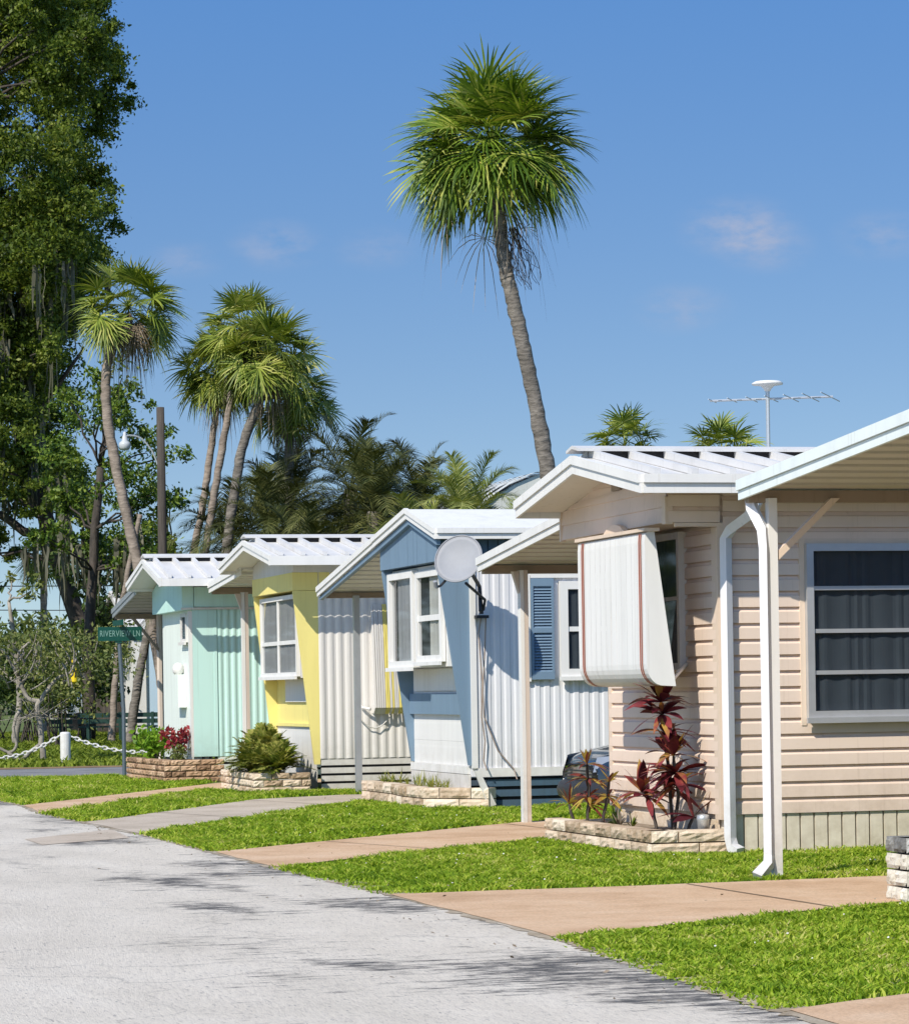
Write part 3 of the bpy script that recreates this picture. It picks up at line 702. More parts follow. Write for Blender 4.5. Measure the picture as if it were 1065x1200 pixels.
def roof(parent, x0, x1, pts, th=0.12, ribs=0.285, top='white_roof', under='soffit', fascia='white', hung=None):
    """gable roof: pts = (y,z) of near eave, ridge, far eave on the top face, along x from x0 to x1"""
    (yn, zn), (yr, zr), (yf, zf) = pts
    r_ = MB()
    i = 0.02
    r_.prism([(yn + i, zn), (yr, zr), (yf - i, zf), (yf - i, zf - th * .5), (yr, zr - th * .5), (yn + i, zn - th * .5)], 'x', x0 + i, x1)
    rf = r_.build('roof', top, parent)
    s_ = MB()
    for (ya, za), (yb, zb) in (((yn + i, zn), (yr, zr)), ((yr, zr), (yf - i, zf))):
        # soffit boards with fine joints
        n = 9
        for q in range(n):
            y0 = ya + (yb - ya) * q / n; y1 = ya + (yb - ya) * (q + 1) / n - 0.006
            z0 = za + (zb - za) * q / n; z1 = za + (zb - za) * (q + 1) / n
            s_.prism([(y0, z0 - th * .5 - 0.002), (y1, z1 - th * .5 - 0.002), (y1, z1 - th * .62), (y0, z0 - th * .62)], 'x', x0 + 0.03, x1 - 0.1)
    s_.build('soffit', under, parent)
    f_ = MB()
    # fascia boards: gable end in two steps, near eave as gutter
    for (ya, za), (yb, zb) in (((yn, zn), (yr, zr)), ((yr, zr), (yf, zf))):
        f_.prism([(ya, za + .012), (yb, zb + .012), (yb, zb - th * .42), (ya, za - th * .42)], 'x', x0 - 0.025, x0 + 0.015)
        f_.prism([(ya, za - th * .44), (yb, zb - th * .44), (yb, zb - th * 1.0), (ya, za - th * 1.0)], 'x', x0 - 0.008, x0 + 0.014)
    if hung is None:
        f_.box(x0 + 0.016, x1, yn - 0.035, yn + 0.018, zn - th * .42, zn + 0.010)
        f_.box(x0 + 0.016, x1, yn - 0.012, yn + 0.018, zn - th, zn - th * .44)
    else:   # gutter hung a hand's width off the roof edge
        gap, wd = hung
        f_.box(x0 + 0.016, x1, yn - 0.012, yn + 0.018, zn - .05, zn + .005)
        g_ = MB(); g_.box(x0, x1, yn - gap - wd, yn - gap, zn - th, zn - .01)
        g_.box(x0 - .024, x0, yn - gap - wd, yn - .001, zn - th, zn + .006)
        x = x0 + 1.2
        while x < x1: g_.box(x, x + .02, yn - gap, yn - .013, zn - .03, zn - .01); x += 1.2
        g_.build('gutter', fascia, parent)
    f_.box(x0 + 0.016, x1, yf - 0.018, yf + 0.02, zf - th, zf + 0.008)
    f_.build('fascia', fascia, parent)
    if ribs:
        b_ = MB(); sl_ = (zr - zn) / (yr - yn)
        x = x0 + 0.12
        h = 0.06
        while x < x1 - 0.1:
            ya, yb = yn + 0.05, yr - 0.02
            za, zb = zn + sl_ * (ya - yn), zn + sl_ * (yb - yn)
            b_.prism([(ya, za + .002), (yb, zb + .002), (yb, zb + h), (ya, za + h * .8)], 'x', x, x + 0.05)
            b_.quad((x + .0505, ya, za + .004), (x + .064, ya, za + .004), (x + .064, yb, zb + .004), (x + .0505, yb, zb + .004), m=1)  # rib's shadow line painted as a dark strip on its right
            sf = (zf - zr) / (yf - yr); ya, yb = yr + 0.02, yf - 0.05
            za, zb = zr + sf * (ya - yr), zr + sf * (yb - yr)
            b_.prism([(ya, za + .002), (yb, zb + .002), (yb, zb + h * .55), (ya, za + h)], 'x', x, x + 0.05)
            x += ribs
        b_.build('roof_rib', ['white_roof', 'rib_shade'], rf)
        d_ = MB()
        d_.prism([(yr - 0.10, zr - 0.02), (yr, zr), (yr + 0.10, zr - 0.02), (yr + .1, zr + h - .004), (yr - .1, zr + h - .004)], 'x', x0 + 0.2, x1 - 0.1)
        d_.build('ridge_gap', 'dark', rf)
        c_ = MB()
        w_ = 0.15
        c_.prism([(yr - w_, zr - sl_ * w_ + h), (yr, zr + h + .004), (yr + w_, zr - sl_ * w_ + h), (yr + w_, zr - sl_ * w_ + h + .022), (yr, zr + h + .028), (yr - w_, zr - sl_ * w_ + h + .022)], 'x', x0 - 0.01, x1)
        c_.build('ridge_cap', 'white_roof', rf)
    return rf

def carport(parent, x0, x1, ya, za, yb, zb, th=0.12, under='soffit', fascia='white', ribs=True, beam=True, gutter=True):
    """lean-to roof from (ya,za) at the house down to (yb,zb)"""
    r_ = MB()
    r_.prism([(ya, za), (yb, zb), (yb, zb - .035), (ya, za - .035)], 'x', x0 + 0.02, x1)
    n = int(abs(yb - ya) / 0.3)
    ro = r_.build('carport_roof', 'white_roof', parent)
    s_ = MB()
    k = max(4, int(abs(yb - ya) / 0.26))
    for q in range(k):
        t0, t1 = q / k, (q + 1) / k - 0.03
        y0, y1 = ya + (yb - ya) * t0, ya + (yb - ya) * t1
        z0, z1 = za + (zb - za) * t0 - .037, za + (zb - za) * t1 - .037
        s_.prism([(y0, z0), (y1, z1), (y1, z1 - .018), (y0, z0 - .018)], 'x', x0 + 0.03, x1 - .05)
    s_.build('carport_ceiling', under, ro)
    f_ = MB()
    f_.prism([(ya, za + .012), (yb, zb + .012), (yb, zb - th * .48), (ya, za - th * .48)], 'x', x0 - 0.022, x0 + 0.016)
    f_.prism([(ya, za - th * .5), (yb, zb - th * .5), (yb, zb - th), (ya, za - th)], 'x', x0 - 0.006, x0 + 0.016)
    f_.build('carport_fascia', fascia, ro)
    if beam:
        b_ = MB(); y = yb + (0.06 if yb < ya else -0.06)
        b_.box(x0 + 0.03, x1 - 0.1, min(y, y - .04), max(y, y + .04), zb - th - .02, zb - .058)
        b_.build('carport_beam', 'beam', ro)
    if gutter:
        g_ = MB(); s = 1 if yb > ya else -1
        g_.box(x0 + 0.018, x1, min(yb + s * .004, yb + s * .06), max(yb + s * .004, yb + s * .06), zb - .075, zb + .008)
        g_.build('gutter', fascia, ro)
    return ro

def slats(parent, c, x0, x1, z0, z1, n, gap, mat, name='slatted_skirt'):
    s_ = MB(); h = (z1 - z0 - gap * (n - 1)) / n
    for i in range(n):
        z = z0 + i * (h + gap); s_.box(x0, x1, c - 0.025, c - 0.004, z, z + h)
    o = s_.build(name, mat, parent)
    d_ = MB(); d_.quad((x0, c, z0 - .02), (x1, c, z0 - .02), (x1, c, z1), (x0, c, z1)); d_.build('dark_crawlspace', 'dark', parent)
    return o

def trims(parent, name, mat, boxes):
    for b in boxes:
        m = MB(); m.box(*b); m.build(name, mat, parent)

# ---- house nearest the right edge: only its carport, post and planter show
h0 = thing('mobile_home', 'right edge home showing only its pale aqua edged carport roof on a white post', 'mobile home', (9, 13.2, 0), 'mobile homes along the road')
w_ = MB(); lap(w_, 'y', 11.6, 8.0, 16, 0.28, 2.9); lap(w_, 'x', 8.0, 11.6, 14.6, 0.28, 2.9)
w_.box(8.001, 16, 11.601, 14.6, 0.0, 2.85); w_.build('wall', 'beige', h0)
roof(h0, 7.6, 16, ((11.3, 2.72), (13.1, 3.1), (14.7, 2.80)))
carport(h0, 6.83, 16, 14.72, 2.80, 18.42, 2.53, 0.115, 'soffit_grey', 'aqua_trim', gutter=True)
p_ = MB(); p_.box(6.972, 7.03, 18.27, 18.33, 0, 2.42); p_.box(6.95, 7.055, 18.25, 18.345, 0.0, 0.02); p_.build('post', 'white', h0)
d_ = MB()
d_.tube([(6.90, 18.40, 2.44), (6.90, 18.37, 2.36), (6.945, 18.30, 2.22), (6.945, 18.28, 2.1), (6.945, 18.28, 0.16), (6.93, 18.26, 0.10), (6.84, 18.22, 0.02)], [0.040, 0.044, 0.044, 0.039, 0.039, 0.042, 0.05], 4)
d_.build('downspout', 'white_metal', h0)
b_ = MB(); b_.prism([(7.04, 2.03), (7.04, 2.09), (7.40, 2.42), (7.46, 2.42)], 'y', 18.275, 18.32); b_.build('brace', 'beige_trim', h0)

# ---- beige mobile home
h1 = thing('mobile_home', 'beige lap sided mobile home with ribbed white roof and white front awning', 'mobile home', (9.5, 22.5, 0), 'mobile homes along the road')
Y0, Y1, XW, XH = 21.25, 23.85, 7.72, 7.32
w_ = MB(); lap(w_, 'y', Y0, XW + 0.02, 16, 0.285, 2.70)
lap(w_, 'x', XW, Y0 + 0.02, Y1, 0.285, 2.40)
w_.box(XW + .002, 16, Y0 + .002, Y1, 0.285, 2.72)
w_.build('wall', 'beige', h1)
trims(h1, 'corner_trim', 'beige_trim', [(XW - 0.028, XW + 0.075, Y0 - 0.028, Y0 + 0.10, 0.25, 2.40), (XW - 0.028, XW + .03, Y1 - .06, Y1 + .02, .27, 2.4)])
h_ = MB()   # boxed-out gable above the front window
g_top = lambda y: (2.725 + (3.005 - 2.725) * (y - 20.73) / 1.55) if y < 22.28 else (3.005 - (3.005 - 2.72) * (y - 22.28) / 1.57)
zz0 = 2.43
def gable_lap(mb, x, y0, y1, z0, topf, course=0.117, d=0.015):
    z = z0
    while z < topf(22.28) - .08:
        t = z + course
        ys = [y0 + (y1 - y0) * i / 40 for i in range(41)]
        ok = [y for y in ys if topf(y) - .07 > z + .02]
        if len(ok) > 1:
            a, b = ok[0], ok[-1]
            mb.quad((x, b, z), (x, a, z), (x - d, a, z + .002), (x - d, b, z + .002))
            ta, tb = min(t, topf(a) - .05), min(t, topf(b) - .05)
            mb.quad((x - d, b, z + .002), (x - d, a, z + .002), (x - .002, a, max(ta, z + .03)), (x - .002, b, max(tb, z + .03)))
        z = t
gable_lap(h_, XH, Y0, Y1, zz0, g_top)
lap(h_, 'y', Y0, XH, XW - .001, zz0, 2.70)
h_.prism([(Y0 + .004, zz0), (Y1, zz0), (Y1, 2.65), (22.28, 2.92), (Y0 + .004, 2.68)], 'x', XH + .004, XW - .004)
h_.build('gable_hood', 'beige', h1)
trims(h1, 'hood_trim', 'beige_trim', [(XH - .022, XH + .035, Y0 - .022, Y0 + .05, zz0 - .01, 2.62), (XH - .022, XH + .02, Y1 - .02, Y1 + .02, zz0 - .01, 2.66), (XH + .05, XW + .02, Y0 - .03, Y0 - .001, zz0 - .03, zz0 - .002)])
roof(h1, 6.93, 16, ((20.68, 2.735), (22.28, 2.985), (23.85, 2.735)), 0.125)
v_ = MB(); v_.box(XH - .02, XH - .004, 22.3, 22.5, 2.74, 2.82); v_.build('gable_vent', 'beam', h1)
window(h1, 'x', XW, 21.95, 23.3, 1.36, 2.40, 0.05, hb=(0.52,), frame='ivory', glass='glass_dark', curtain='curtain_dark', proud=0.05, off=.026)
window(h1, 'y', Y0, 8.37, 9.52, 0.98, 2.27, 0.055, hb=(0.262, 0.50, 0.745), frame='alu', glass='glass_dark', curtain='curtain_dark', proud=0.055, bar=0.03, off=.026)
trims(h1, 'window_trim', 'beige_trim', [(8.33, 8.369, Y0 - .035, Y0 - .003, .93, 2.31), (9.521, 9.56, Y0 - .035, Y0 - .003, .93, 2.31), (8.37, 9.52, Y0 - .035, Y0 - .003, 2.272, 2.31)])
# awning: front sheet curling back at the foot, end flap, red lines
a_ = MB()
XA = 7.20; ya, yb = 21.40, 23.05
prof = [(XA + .05, 2.385), (XA, 2.36), (XA - .005, 2.30), (XA - .005, 1.40)]
for q in range(1, 8):
    an = q / 7 * math.pi * .52
    prof.append((XA - .005 + .13 * (1 - math.cos(an)), 1.40 - .16 * math.sin(an)))
prof.append((XA + .22, 1.235))
for (xa, za), (xb, zb) in zip(prof, prof[1:]):
    n = 26
    for q in range(n):
        y0, y1 = ya + (yb - ya) * q / n, ya + (yb - ya) * (q + 1) / n
        o = 0.0007 if q % 2 else 0.0
        a_.quad((xa - o, y1, za), (xa - o, y0, za), (xb - o, y0, zb), (xb - o, y1, zb))
for y in (ya, yb):
    a_.quad((XA + .05, y, 2.385), (XA + .07, y, 2.38), (XA + .22, y, 1.235), *[(x, y, z) for x, z in prof[::-1][1:-1]])
for off in (0.075, 0.115, yb - ya - .165, yb - ya - .125):
    for (xa, za), (xb, zb) in list(zip(prof, prof[1:]))[1:]:
        y0 = ya + off; y1 = y0 + .020
        a_.quad((xa - .006, y1, za), (xa - .006, y0, za), (xb - .006, y0, zb - .001), (xb - .006, y1, zb - .001), m=1)
aw = a_.build('awning', ['white', 'awn_red'], h1)
c_ = MB(); c_.box(XA - .02, XA + .10, ya - .03, yb + .03, 2.375, 2.40)
c_.prism([(22.05, 2.40), (22.62, 2.40), (22.5, 2.455), (22.38, 2.475), (22.3, 2.475), (22.18, 2.455)], 'x', XA + .06, XA + .10)
c_.build('awning_rail', 'beige_trim', aw)
m_ = MB(); m_.tube([(XA + .19, 21.42, 1.27), (XW - .03, 21.93, 1.40)], .014, 6); m_.build('awning_arm', 'white', aw)
d_ = MB()
X_ = 7.80
d_.tube([(X_ + .02, 20.74, 2.64), (X_ + .02, 20.74, 2.54), (X_ + .01, 20.82, 2.47), (X_ - .035, 21.1, 2.385), (X_ - .06, 21.17, 2.31), (X_ - .06, 21.17, 0.12), (X_ - .05, 21.15, 0.05), (X_ - .02, 21.08, 0.015)], [.045, .05, .05, .047, .044, .044, .047, .052], 4)
d_.build('downspout', 'white_metal', h1)
k_ = MB(); ribbed(k_, Y0 + 0.02, XW + .06, 16, 0.0, 0.283, 0.11, 0.03, ((0, 1), (.80, 1), (.81, 0), (.93, 0), (.94, 1))); k_.quad((XW + .02, Y0 + .02, 0), (XW + .02, Y1, 0), (XW + .02, Y1, .283), (XW + .02, Y0 + .02, .283)); k_.build('skirting', 'tan_skirt', h1)
f_ = MB(); lap(f_, 'x', XW + .01, Y0 + .1, Y1, 0.0, .284, .14, .004); f_.build('front_base', 'stone', h1)
carport(h1, 7.5, 16, 23.97, 2.72, 27.1, 2.42, 0.115, 'soffit')
trims(h1, 'drip_flashing', 'white', [(7.33, 7.48, 23.86, 23.96, 2.60, 2.635), (7.33, 7.48, 23.86, 23.96, 2.66, 2.695)])
p_ = MB(); p_.box(7.826, 7.860, 26.84, 26.93, 0, 2.31); p_.build('post', 'white', h1)
p_ = MB(); p_.box(7.863, 7.900, 26.84, 26.93, 0, 2.31); p_.prism([(7.82, 2.1), (7.82, 2.30), (7.76, 2.30)], 'y', 26.85, 26.92); p_.build('post', 'post_tan', h1)

# ---- blue and white mobile home
h2 = thing('mobile_home', 'white ribbed mobile home with slate blue gable and slanted blue side fins', 'mobile home', (9.5, 31.5, 0), 'mobile homes along the road')
Y0, Y1, XW, XH = 30.3, 32.72, 8.29, 7.95
w_ = MB(); ribbed(w_, Y0, XW + .06, 16, .42, 2.62, .105, .009); w_.box(XW + .003, 16, Y0 + .003, Y1, .335, 2.62); w_.build('wall', 'white_metal', h2)
trims(h2, 'corner_trim', 'white', [(XW + .0, XW + .06, Y0 - .028, Y0 + .03, .42, 2.6)])
trims(h2, 'base_trim', 'white', [(XW + .06, 16, Y0 - .03, Y0 - .003, .33, .42), (XW - .035, XW + .0, Y0 + .06, Y1, .36, .44)])
f_ = MB(); lap(f_, 'x', XW + .001, Y0 + .06, Y1, .44, 1.48, .25, .002); f_.build('front_panel', 'white', h2)
b_ = MB(); b_.box(XW - .05, XW - .001, Y0 + .055, Y1 - .055, .97, 1.19); b_.build('blue_band', 'blue', h2)
for y0, y1 in ((Y0 + .001, Y0 + .05), (Y1 - .05, Y1)):
    f_ = MB(); f_.prism([(XW - .001, .45), (XW - .001, 2.545), (XH + .01, 2.545), (XH + .01, 2.50), (XW - .03, .45)], 'y', y0, y1); f_.build('fin', 'blue', h2)
f_ = MB(); f_.box(XW - .03, XW - .004, Y0 + .1, Y1 - .18, 1.22, 1.455); f_.build('window_box', 'white', h2)
bay = MB(); bay.box(XW - .22, XW - .002, Y0 + .06, Y1 - .06, 1.47, 2.53); bay.build('window_bay', 'white', h2)
window(h2, 'x', XW - .225, 31.52, Y1 - .10, 1.47, 2.50, .075, proud=.07, curtain='curtain_grey', cur=(0, .8), hb=())
window(h2, 'x', XW - .225, 30.42, 31.46, 1.52, 2.48, .07, hb=(.48,), proud=.05, curtain='curtain', cur=(.05, .55), bar=.06)
g_ = MB()
n = 8
tops = lambda y: 2.79 + (3.06 - 2.79) * (y - Y0) / (31.25 - Y0) if y < 31.25 else 3.06 - (3.06 - 2.86) * (y - 31.25) / (Y1 - 31.25)
ys = [Y0 - .02, 30.7, 31.1, 31.25, 31.5, 31.9, 32.3, Y1 + .02]
for a, b in zip(ys, ys[1:]):
    g_.quad((XH, b - .006, 2.545), (XH, a, 2.545), (XH, a, tops(a) - .03), (XH, b - .006, tops(b) - .03))
g_.prism([(Y0 - .015, 2.546), (Y1 + .015, 2.546), (Y1 + .015, tops(Y1) - .04), (31.25, 3.01), (Y0 - .015, tops(Y0) - .04)], 'x', XH + .006, XW + .02)
g_.build('gable_hood', 'blue', h2)
g_ = MB(); ribbed(g_, Y0 - .018, XH + .02, 16, 2.55, 2.76, .105, .014, ((0, 1), (.85, 1), (.87, 0), (.97, 0), (.99, 1))); g_.build('upper_band', 'blue_dark', h2)
t_ = MB(); t_.box(XH - .012, XH + .02, Y0 - .045, Y0 - .001, 2.54, 2.76); t_.build('hood_trim', 'blue', h2)
roof(h2, 7.88, 16, ((30.08, 2.86), (31.25, 3.13), (32.74, 2.90)), .10, ribs=0, under='soffit_white', fascia='white', top='white')
s_ = MB()
for (ya, za), (yb, zb) in (((30.12, 2.757), (31.25, 3.027)), ((31.25, 3.027), (32.74, 2.795))):
    s_.prism([(ya, za), (yb, zb), (yb, zb - .055), (ya, za - .055)], 'x', 7.90, XH - .003)
s_.prism([(32.74, 2.795), (35.6, 2.35), (35.6, 2.315), (32.74, 2.74)], 'x', 7.90, XH - .003)
s_.build('blue_verge_board', 'blue', h2)
carport(h2, 7.88, 16, 32.745, 2.90, 35.62, 2.455, .10, 'soffit_white')
p_ = MB(); p_.box(8.27, 8.34, 35.40, 35.47, 0, 2.36); p_.build('post', 'galv', h2)
slats(h2, Y0 + .03, XW + .16, 16, .02, .30, 3, .035, 'blue_dark')
b_ = MB(); b_.box(XW - .03, XW + .001, Y0 + .05, Y1, 0, .355); b_.build('front_base', 'ivory', h2)
# window and shutter on the near side wall
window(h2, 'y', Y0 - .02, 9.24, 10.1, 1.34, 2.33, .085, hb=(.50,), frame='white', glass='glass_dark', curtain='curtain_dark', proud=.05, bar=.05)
s_ = MB(); s_.box(8.93, 8.955, Y0 - .06, Y0 - .022, 1.32, 2.36); s_.box(9.15, 9.175, Y0 - .06, Y0 - .022, 1.32, 2.36)
s_.box(8.955, 9.15, Y0 - .06, Y0 - .022, 1.32, 1.40); s_.box(8.955, 9.15, Y0 - .06, Y0 - .022, 2.28, 2.36); s_.box(8.955, 9.15, Y0 - .06, Y0 - .022, 1.80, 1.85)
z = 1.40
while z < 2.27:
    if not 1.78 < z < 1.85: s_.quad((8.955, Y0 - .055, z), (9.15, Y0 - .055, z), (9.15, Y0 - .03, z + .03), (8.955, Y0 - .03, z + .03))
    z += .03
s_.box(8.955, 9.15, Y0 - .027, Y0 - .022, 1.40, 2.28)
s_.build('shutter', 'blue', h2)
trims(h2, 'window_trim', 'white', [(8.87, 8.925, Y0 - .05, Y0 - .022, 1.30, 2.40), (8.93, 10.2, Y0 - .05, Y0 - .022, 2.365, 2.41)])
c_ = MB()
c_.tube([(8.39, 30.22, 1.97), (8.37, 30.26, 1.8), (8.40, 30.25, 1.3), (8.385, 30.25, .95), (8.42, 30.25, .7), (8.40, 30.25, .5), (8.42, 30.2, .4)], .008, 5)
c_.tube([(8.44, 30.22, 1.97), (8.43, 30.25, 1.6), (8.40, 30.24, 1.2), (8.41, 30.24, .95), (8.55, 30.24, .6), (8.72, 30.24, .4), (8.74, 30.2, .3)], .008, 5)
c_.build('cable', 'cable', h2)
b_ = MB(); b_.prism([(8.28, .40), (8.33, .40), (8.50, .05), (8.42, .02)], 'y', 30.15, 30.19); b_.build('splash_flap', 'white', h2)

# ---- yellow mobile home
h3 = thing('mobile_home', 'white ribbed mobile home with bright yellow front and fins under a ribbed white roof', 'mobile home', (9.5, 38.3, 0), 'mobile homes along the road')
Y0, Y1, XW, XH = 37.0, 39.5, 8.17, 7.87
w_ = MB(); ribbed(w_, Y0, XW + .02, 16, .40, 2.72, .11, .014, ((0, 0), (.12, .55), (.3, .95), (.5, .95), (.66, .55), (.78, .1))); w_.box(XW + .003, 16, Y0 + .003, Y1, .39, 2.72); w_.build('wall', 'ivory', h3)
for y0, y1 in ((Y0 - .001, Y0 + .05), (Y1 - .05, Y1)):
    f_ = MB(); f_.prism([(XW + .02, .33), (XW + .02, 2.475), (XH + .01, 2.475), (XH + .01, 2.44), (XW - .05, .33)], 'y', y0, y1); f_.build('fin', 'yellow', h3)
f_ = MB(); lap(f_, 'x', XW + .001, Y0 + .06, Y1 - .06, .80, 1.44, .3, .002); f_.build('yellow_panel', 'yellow', h3)
f_ = MB(); lap(f_, 'x', XW - .004, Y0 + .06, Y1 - .06, .0, .79, .4, .002); f_.build('front_panel', 'white', h3)
f_ = MB(); f_.box(XW - .035, XW - .002, Y0 + .06, Y1 - .06, .79, .83); f_.build('ledge', 'yellow', h3)
f_ = MB(); f_.box(XW - .03, XW - .003, Y0 + .20, Y1 - .7, 1.10, 1.39); f_.build('window_box', 'white', h3)
bay = MB(); bay.box(XW - .18, XW - .002, Y0 + .10, Y1 - .07, 1.40, 2.45); bay.build('window_bay', 'ivory', h3)
window(h3, 'x', XW - .182, Y0 + .14, Y1 - .12, 1.42, 2.44, .055, vb=(.52,), hb=(.42,), proud=.05, curtain='curtain_grey', cur=(0, 1), bar=.05)
g_ = MB(); g_.box(XH, XW + .02, Y0 - .01, Y1 + .01, 2.48, 2.70); g_.build('yellow_hood', 'yellow', h3)
g_ = MB(); ribbed(g_, Y0 - .012, XW + .03, 16, 2.48, 2.70, .16, .01, ((0, 1), (.85, 1), (.87, 0), (.97, 0), (.99, 1))); g_.build('yellow_band', 'yellow', h3)
g_ = MB(); g_.prism([(Y0 - .01, 2.702), (Y1 + .01, 2.702), (Y1 + .01, 2.86), (38.15, 3.08), (Y0 - .01, 2.86)], 'x', XH + .01, 15.9); g_.build('gable', 'ivory', h3)
roof(h3, 7.50, 16, ((36.50, 2.88), (38.15, 3.14), (39.8, 2.90)), .115, ribs=.275, under='soffit_white', hung=(.05, .075))
aw = MB()
z0, z1 = .92, 2.30
XS = [8.85 + .028 * i for i in range(34)]
def awp(t):   # out, z down the awning
    return (.03 + .16 * t ** .7, z1 - (z1 - z0) * t) if t < .93 else (.03 + .16 * .95 - (t - .93) * 1.1, z1 - (z1 - z0) * (.93 + (t - .93) * .8))
ts = [0, .15, .4, .7, .86, .93, .96, 1.0]
for i, (xa, xb) in enumerate(zip(XS, XS[1:])):
    e = .008 if i % 2 else 0
    mi = 1 if i in (5, 6, 8, 11, 12, 14, 18, 19, 24, 25) else 0
    for ta, tb in zip(ts, ts[1:]):
        oa, za = awp(ta); ob, zb = awp(tb)
        aw.quad((xa, Y0 - oa - e, za), (xb - .004, Y0 - oa - e, za), (xb - .004, Y0 - ob - e, zb), (xa, Y0 - ob - e, zb), m=mi)
        aw.quad((xb - .004, Y0 - oa - e, za), (xb, Y0 - oa + .012, za), (xb, Y0 - ob + .012, zb), (xb - .004, Y0 - ob - e, zb), m=mi)
sp = [(XS[0], Y0 - awp(t)[0], awp(t)[1]) for t in ts]
aw.quad(*([(XS[0], Y0 - .002, z1)] + sp + [(XS[0], Y0 - .002, z0 + .03)]))
ao = aw.build('awning', ['ivory', 'awn_yellow'], h3)
q_ = MB(); q_.tube([(8.70, Y0 - .04, 1.05), (8.72, Y0 - .06, 1.02), (8.8, Y0 - .14, 1.0)], .02, 6); q_.build('awning_arm', 'ivory', ao)
c_ = MB(); c_.tube([(8.62 + .56 * i / 14, Y0 - .06, .98 - .27 * math.sin(math.pi * i / 14) ** .9 + .12 * i / 14) for i in range(15)], .008, 5); c_.build('hose', 'cable_white', h3)
slats(h3, Y0 + .02, XW + .03, 16, .02, .385, 4, .03, 'ivory')
carport(h3, 7.72, 16, 39.52, 2.89, 41.80, 2.735, .125, 'soffit_white')
p_ = MB(); p_.box(8.065, 8.11, 41.26, 41.33, 0, 2.60); p_.build('post', 'white', h3)
p_ = MB(); p_.box(8.115, 8.16, 41.26, 41.33, 0, 2.60); p_.prism([(8.06, 2.35), (8.06, 2.58), (7.98, 2.58)], 'y', 41.26, 41.32); p_.build('post', 'post_tan', h3)

# ---- mint mobile home
h4 = thing('mobile_home', 'mint green mobile home at the far end of the row', 'mobile home', (9.5, 43.8, 0), 'mobile homes along the road')
Y0, Y1, XW, XH = 42.5, 45.0, 7.60, 7.46
w_ = MB(); ribbed(w_, Y0, 7.95, 16, .34, 2.42, .10, .013, ((0, 0), (.15, .6), (.3, 1), (.5, 1), (.65, .6), (.8, .05)))
w_.box(XW + .28, 16, Y0 + .003, Y1, .335, 2.70); w_.build('wall', 'mint', h4)
w_ = MB(); w_.box(XW, XW + .30, Y0 - .018, Y0 + .04, .34, 2.40); w_.box(XW + .30, XW + .345, Y0 - .022, Y0 + .002, .34, 2.40); w_.build('corner_panel', 'mint', h4)
w_ = MB(); w_.box(XW + .006, XW + .27, Y0 + .042, Y1, .30, 2.70); w_.build('front_wall', 'mint_pale', h4)
f_ = MB(); f_.prism([(XW - .001, .34), (XW - .001, 2.38), (XW - .06, 2.38), (XW - .03, .34)], 'y', Y0 - .015, Y0 + .03); f_.build('fin', 'white', h4)
g_ = MB(); g_.prism([(Y0 - .02, 2.40), (Y1 + .02, 2.40), (Y1 + .02, 2.74), (43.5, 3.05), (Y0 - .02, 2.72)], 'x', XH, XW + .02); g_.build('gable_hood', 'mint', h4)
g_ = MB(); g_.box(XW + .03, 16, Y0 - .03, Y0 - .001, 2.44, 2.72); g_.build('upper_band', 'mint', h4)
g_ = MB(); g_.box(XH - .02, 16, Y0 - .045, Y0 - .032, 2.40, 2.43); g_.build('drip_rail', 'ivory', h4)
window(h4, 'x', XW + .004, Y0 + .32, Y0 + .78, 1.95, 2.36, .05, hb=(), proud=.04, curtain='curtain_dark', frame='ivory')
roof(h4, 7.08, 16, ((42.02, 2.82), (43.45, 3.14), (44.95, 2.85)), .11, ribs=.275, under='soffit_white', hung=(.12, .10))
b_ = MB(); b_.box(XW - .12, XW + .003, Y0 + .55, Y0 + 1.05, 1.03, 1.50); o = b_.build('meter_box', 'mint_pale', h4)
b_ = MB(); b_.lathe((XW - .07, Y0 + .80, 1.50), [(.05, 0), (.075, .03), (.085, .08), (.07, .13), (.04, .16), (.01, .17)], 14); b_.build('meter_dome', 'ivory', o, True)
carport(h4, 7.2, 12.5, 44.96, 2.82, 47.2, 2.53, .12, 'soffit_grey', 'galv')
p_ = MB(); p_.tube([(7.86, 46.8, 0), (7.86, 46.8, 2.44)], .05, 7); p_.build('post', 'post_tan', h4)
b_ = MB(); b_.prism([(7.40, 2.42), (7.46, 2.42), (7.84, 1.93), (7.84, 1.87)], 'y', 46.75, 46.8); b_.build('brace', 'beam', h4)
slats(h4, Y0 + .02, XW + .34, 16, .05, .33, 3, .035, 'mint_pale')
b_ = MB()
for x in (7.72, 7.82, 7.9): b_.box(x, x + .03, Y0, Y0 + .05, .0, .34)
b_.box(XW + .02, XW + .3, Y0 + .1, Y1, 0, .3); b_.build('foundation', 'dark', h4)
n_ = MB(); n_.lathe((8.62, 43.9, 3.1), [(.14, 0), (.14, .16), (.17, .17), (.16, .22), (.05, .25)], 12); n_.build('roof_vent', 'galv', h4)

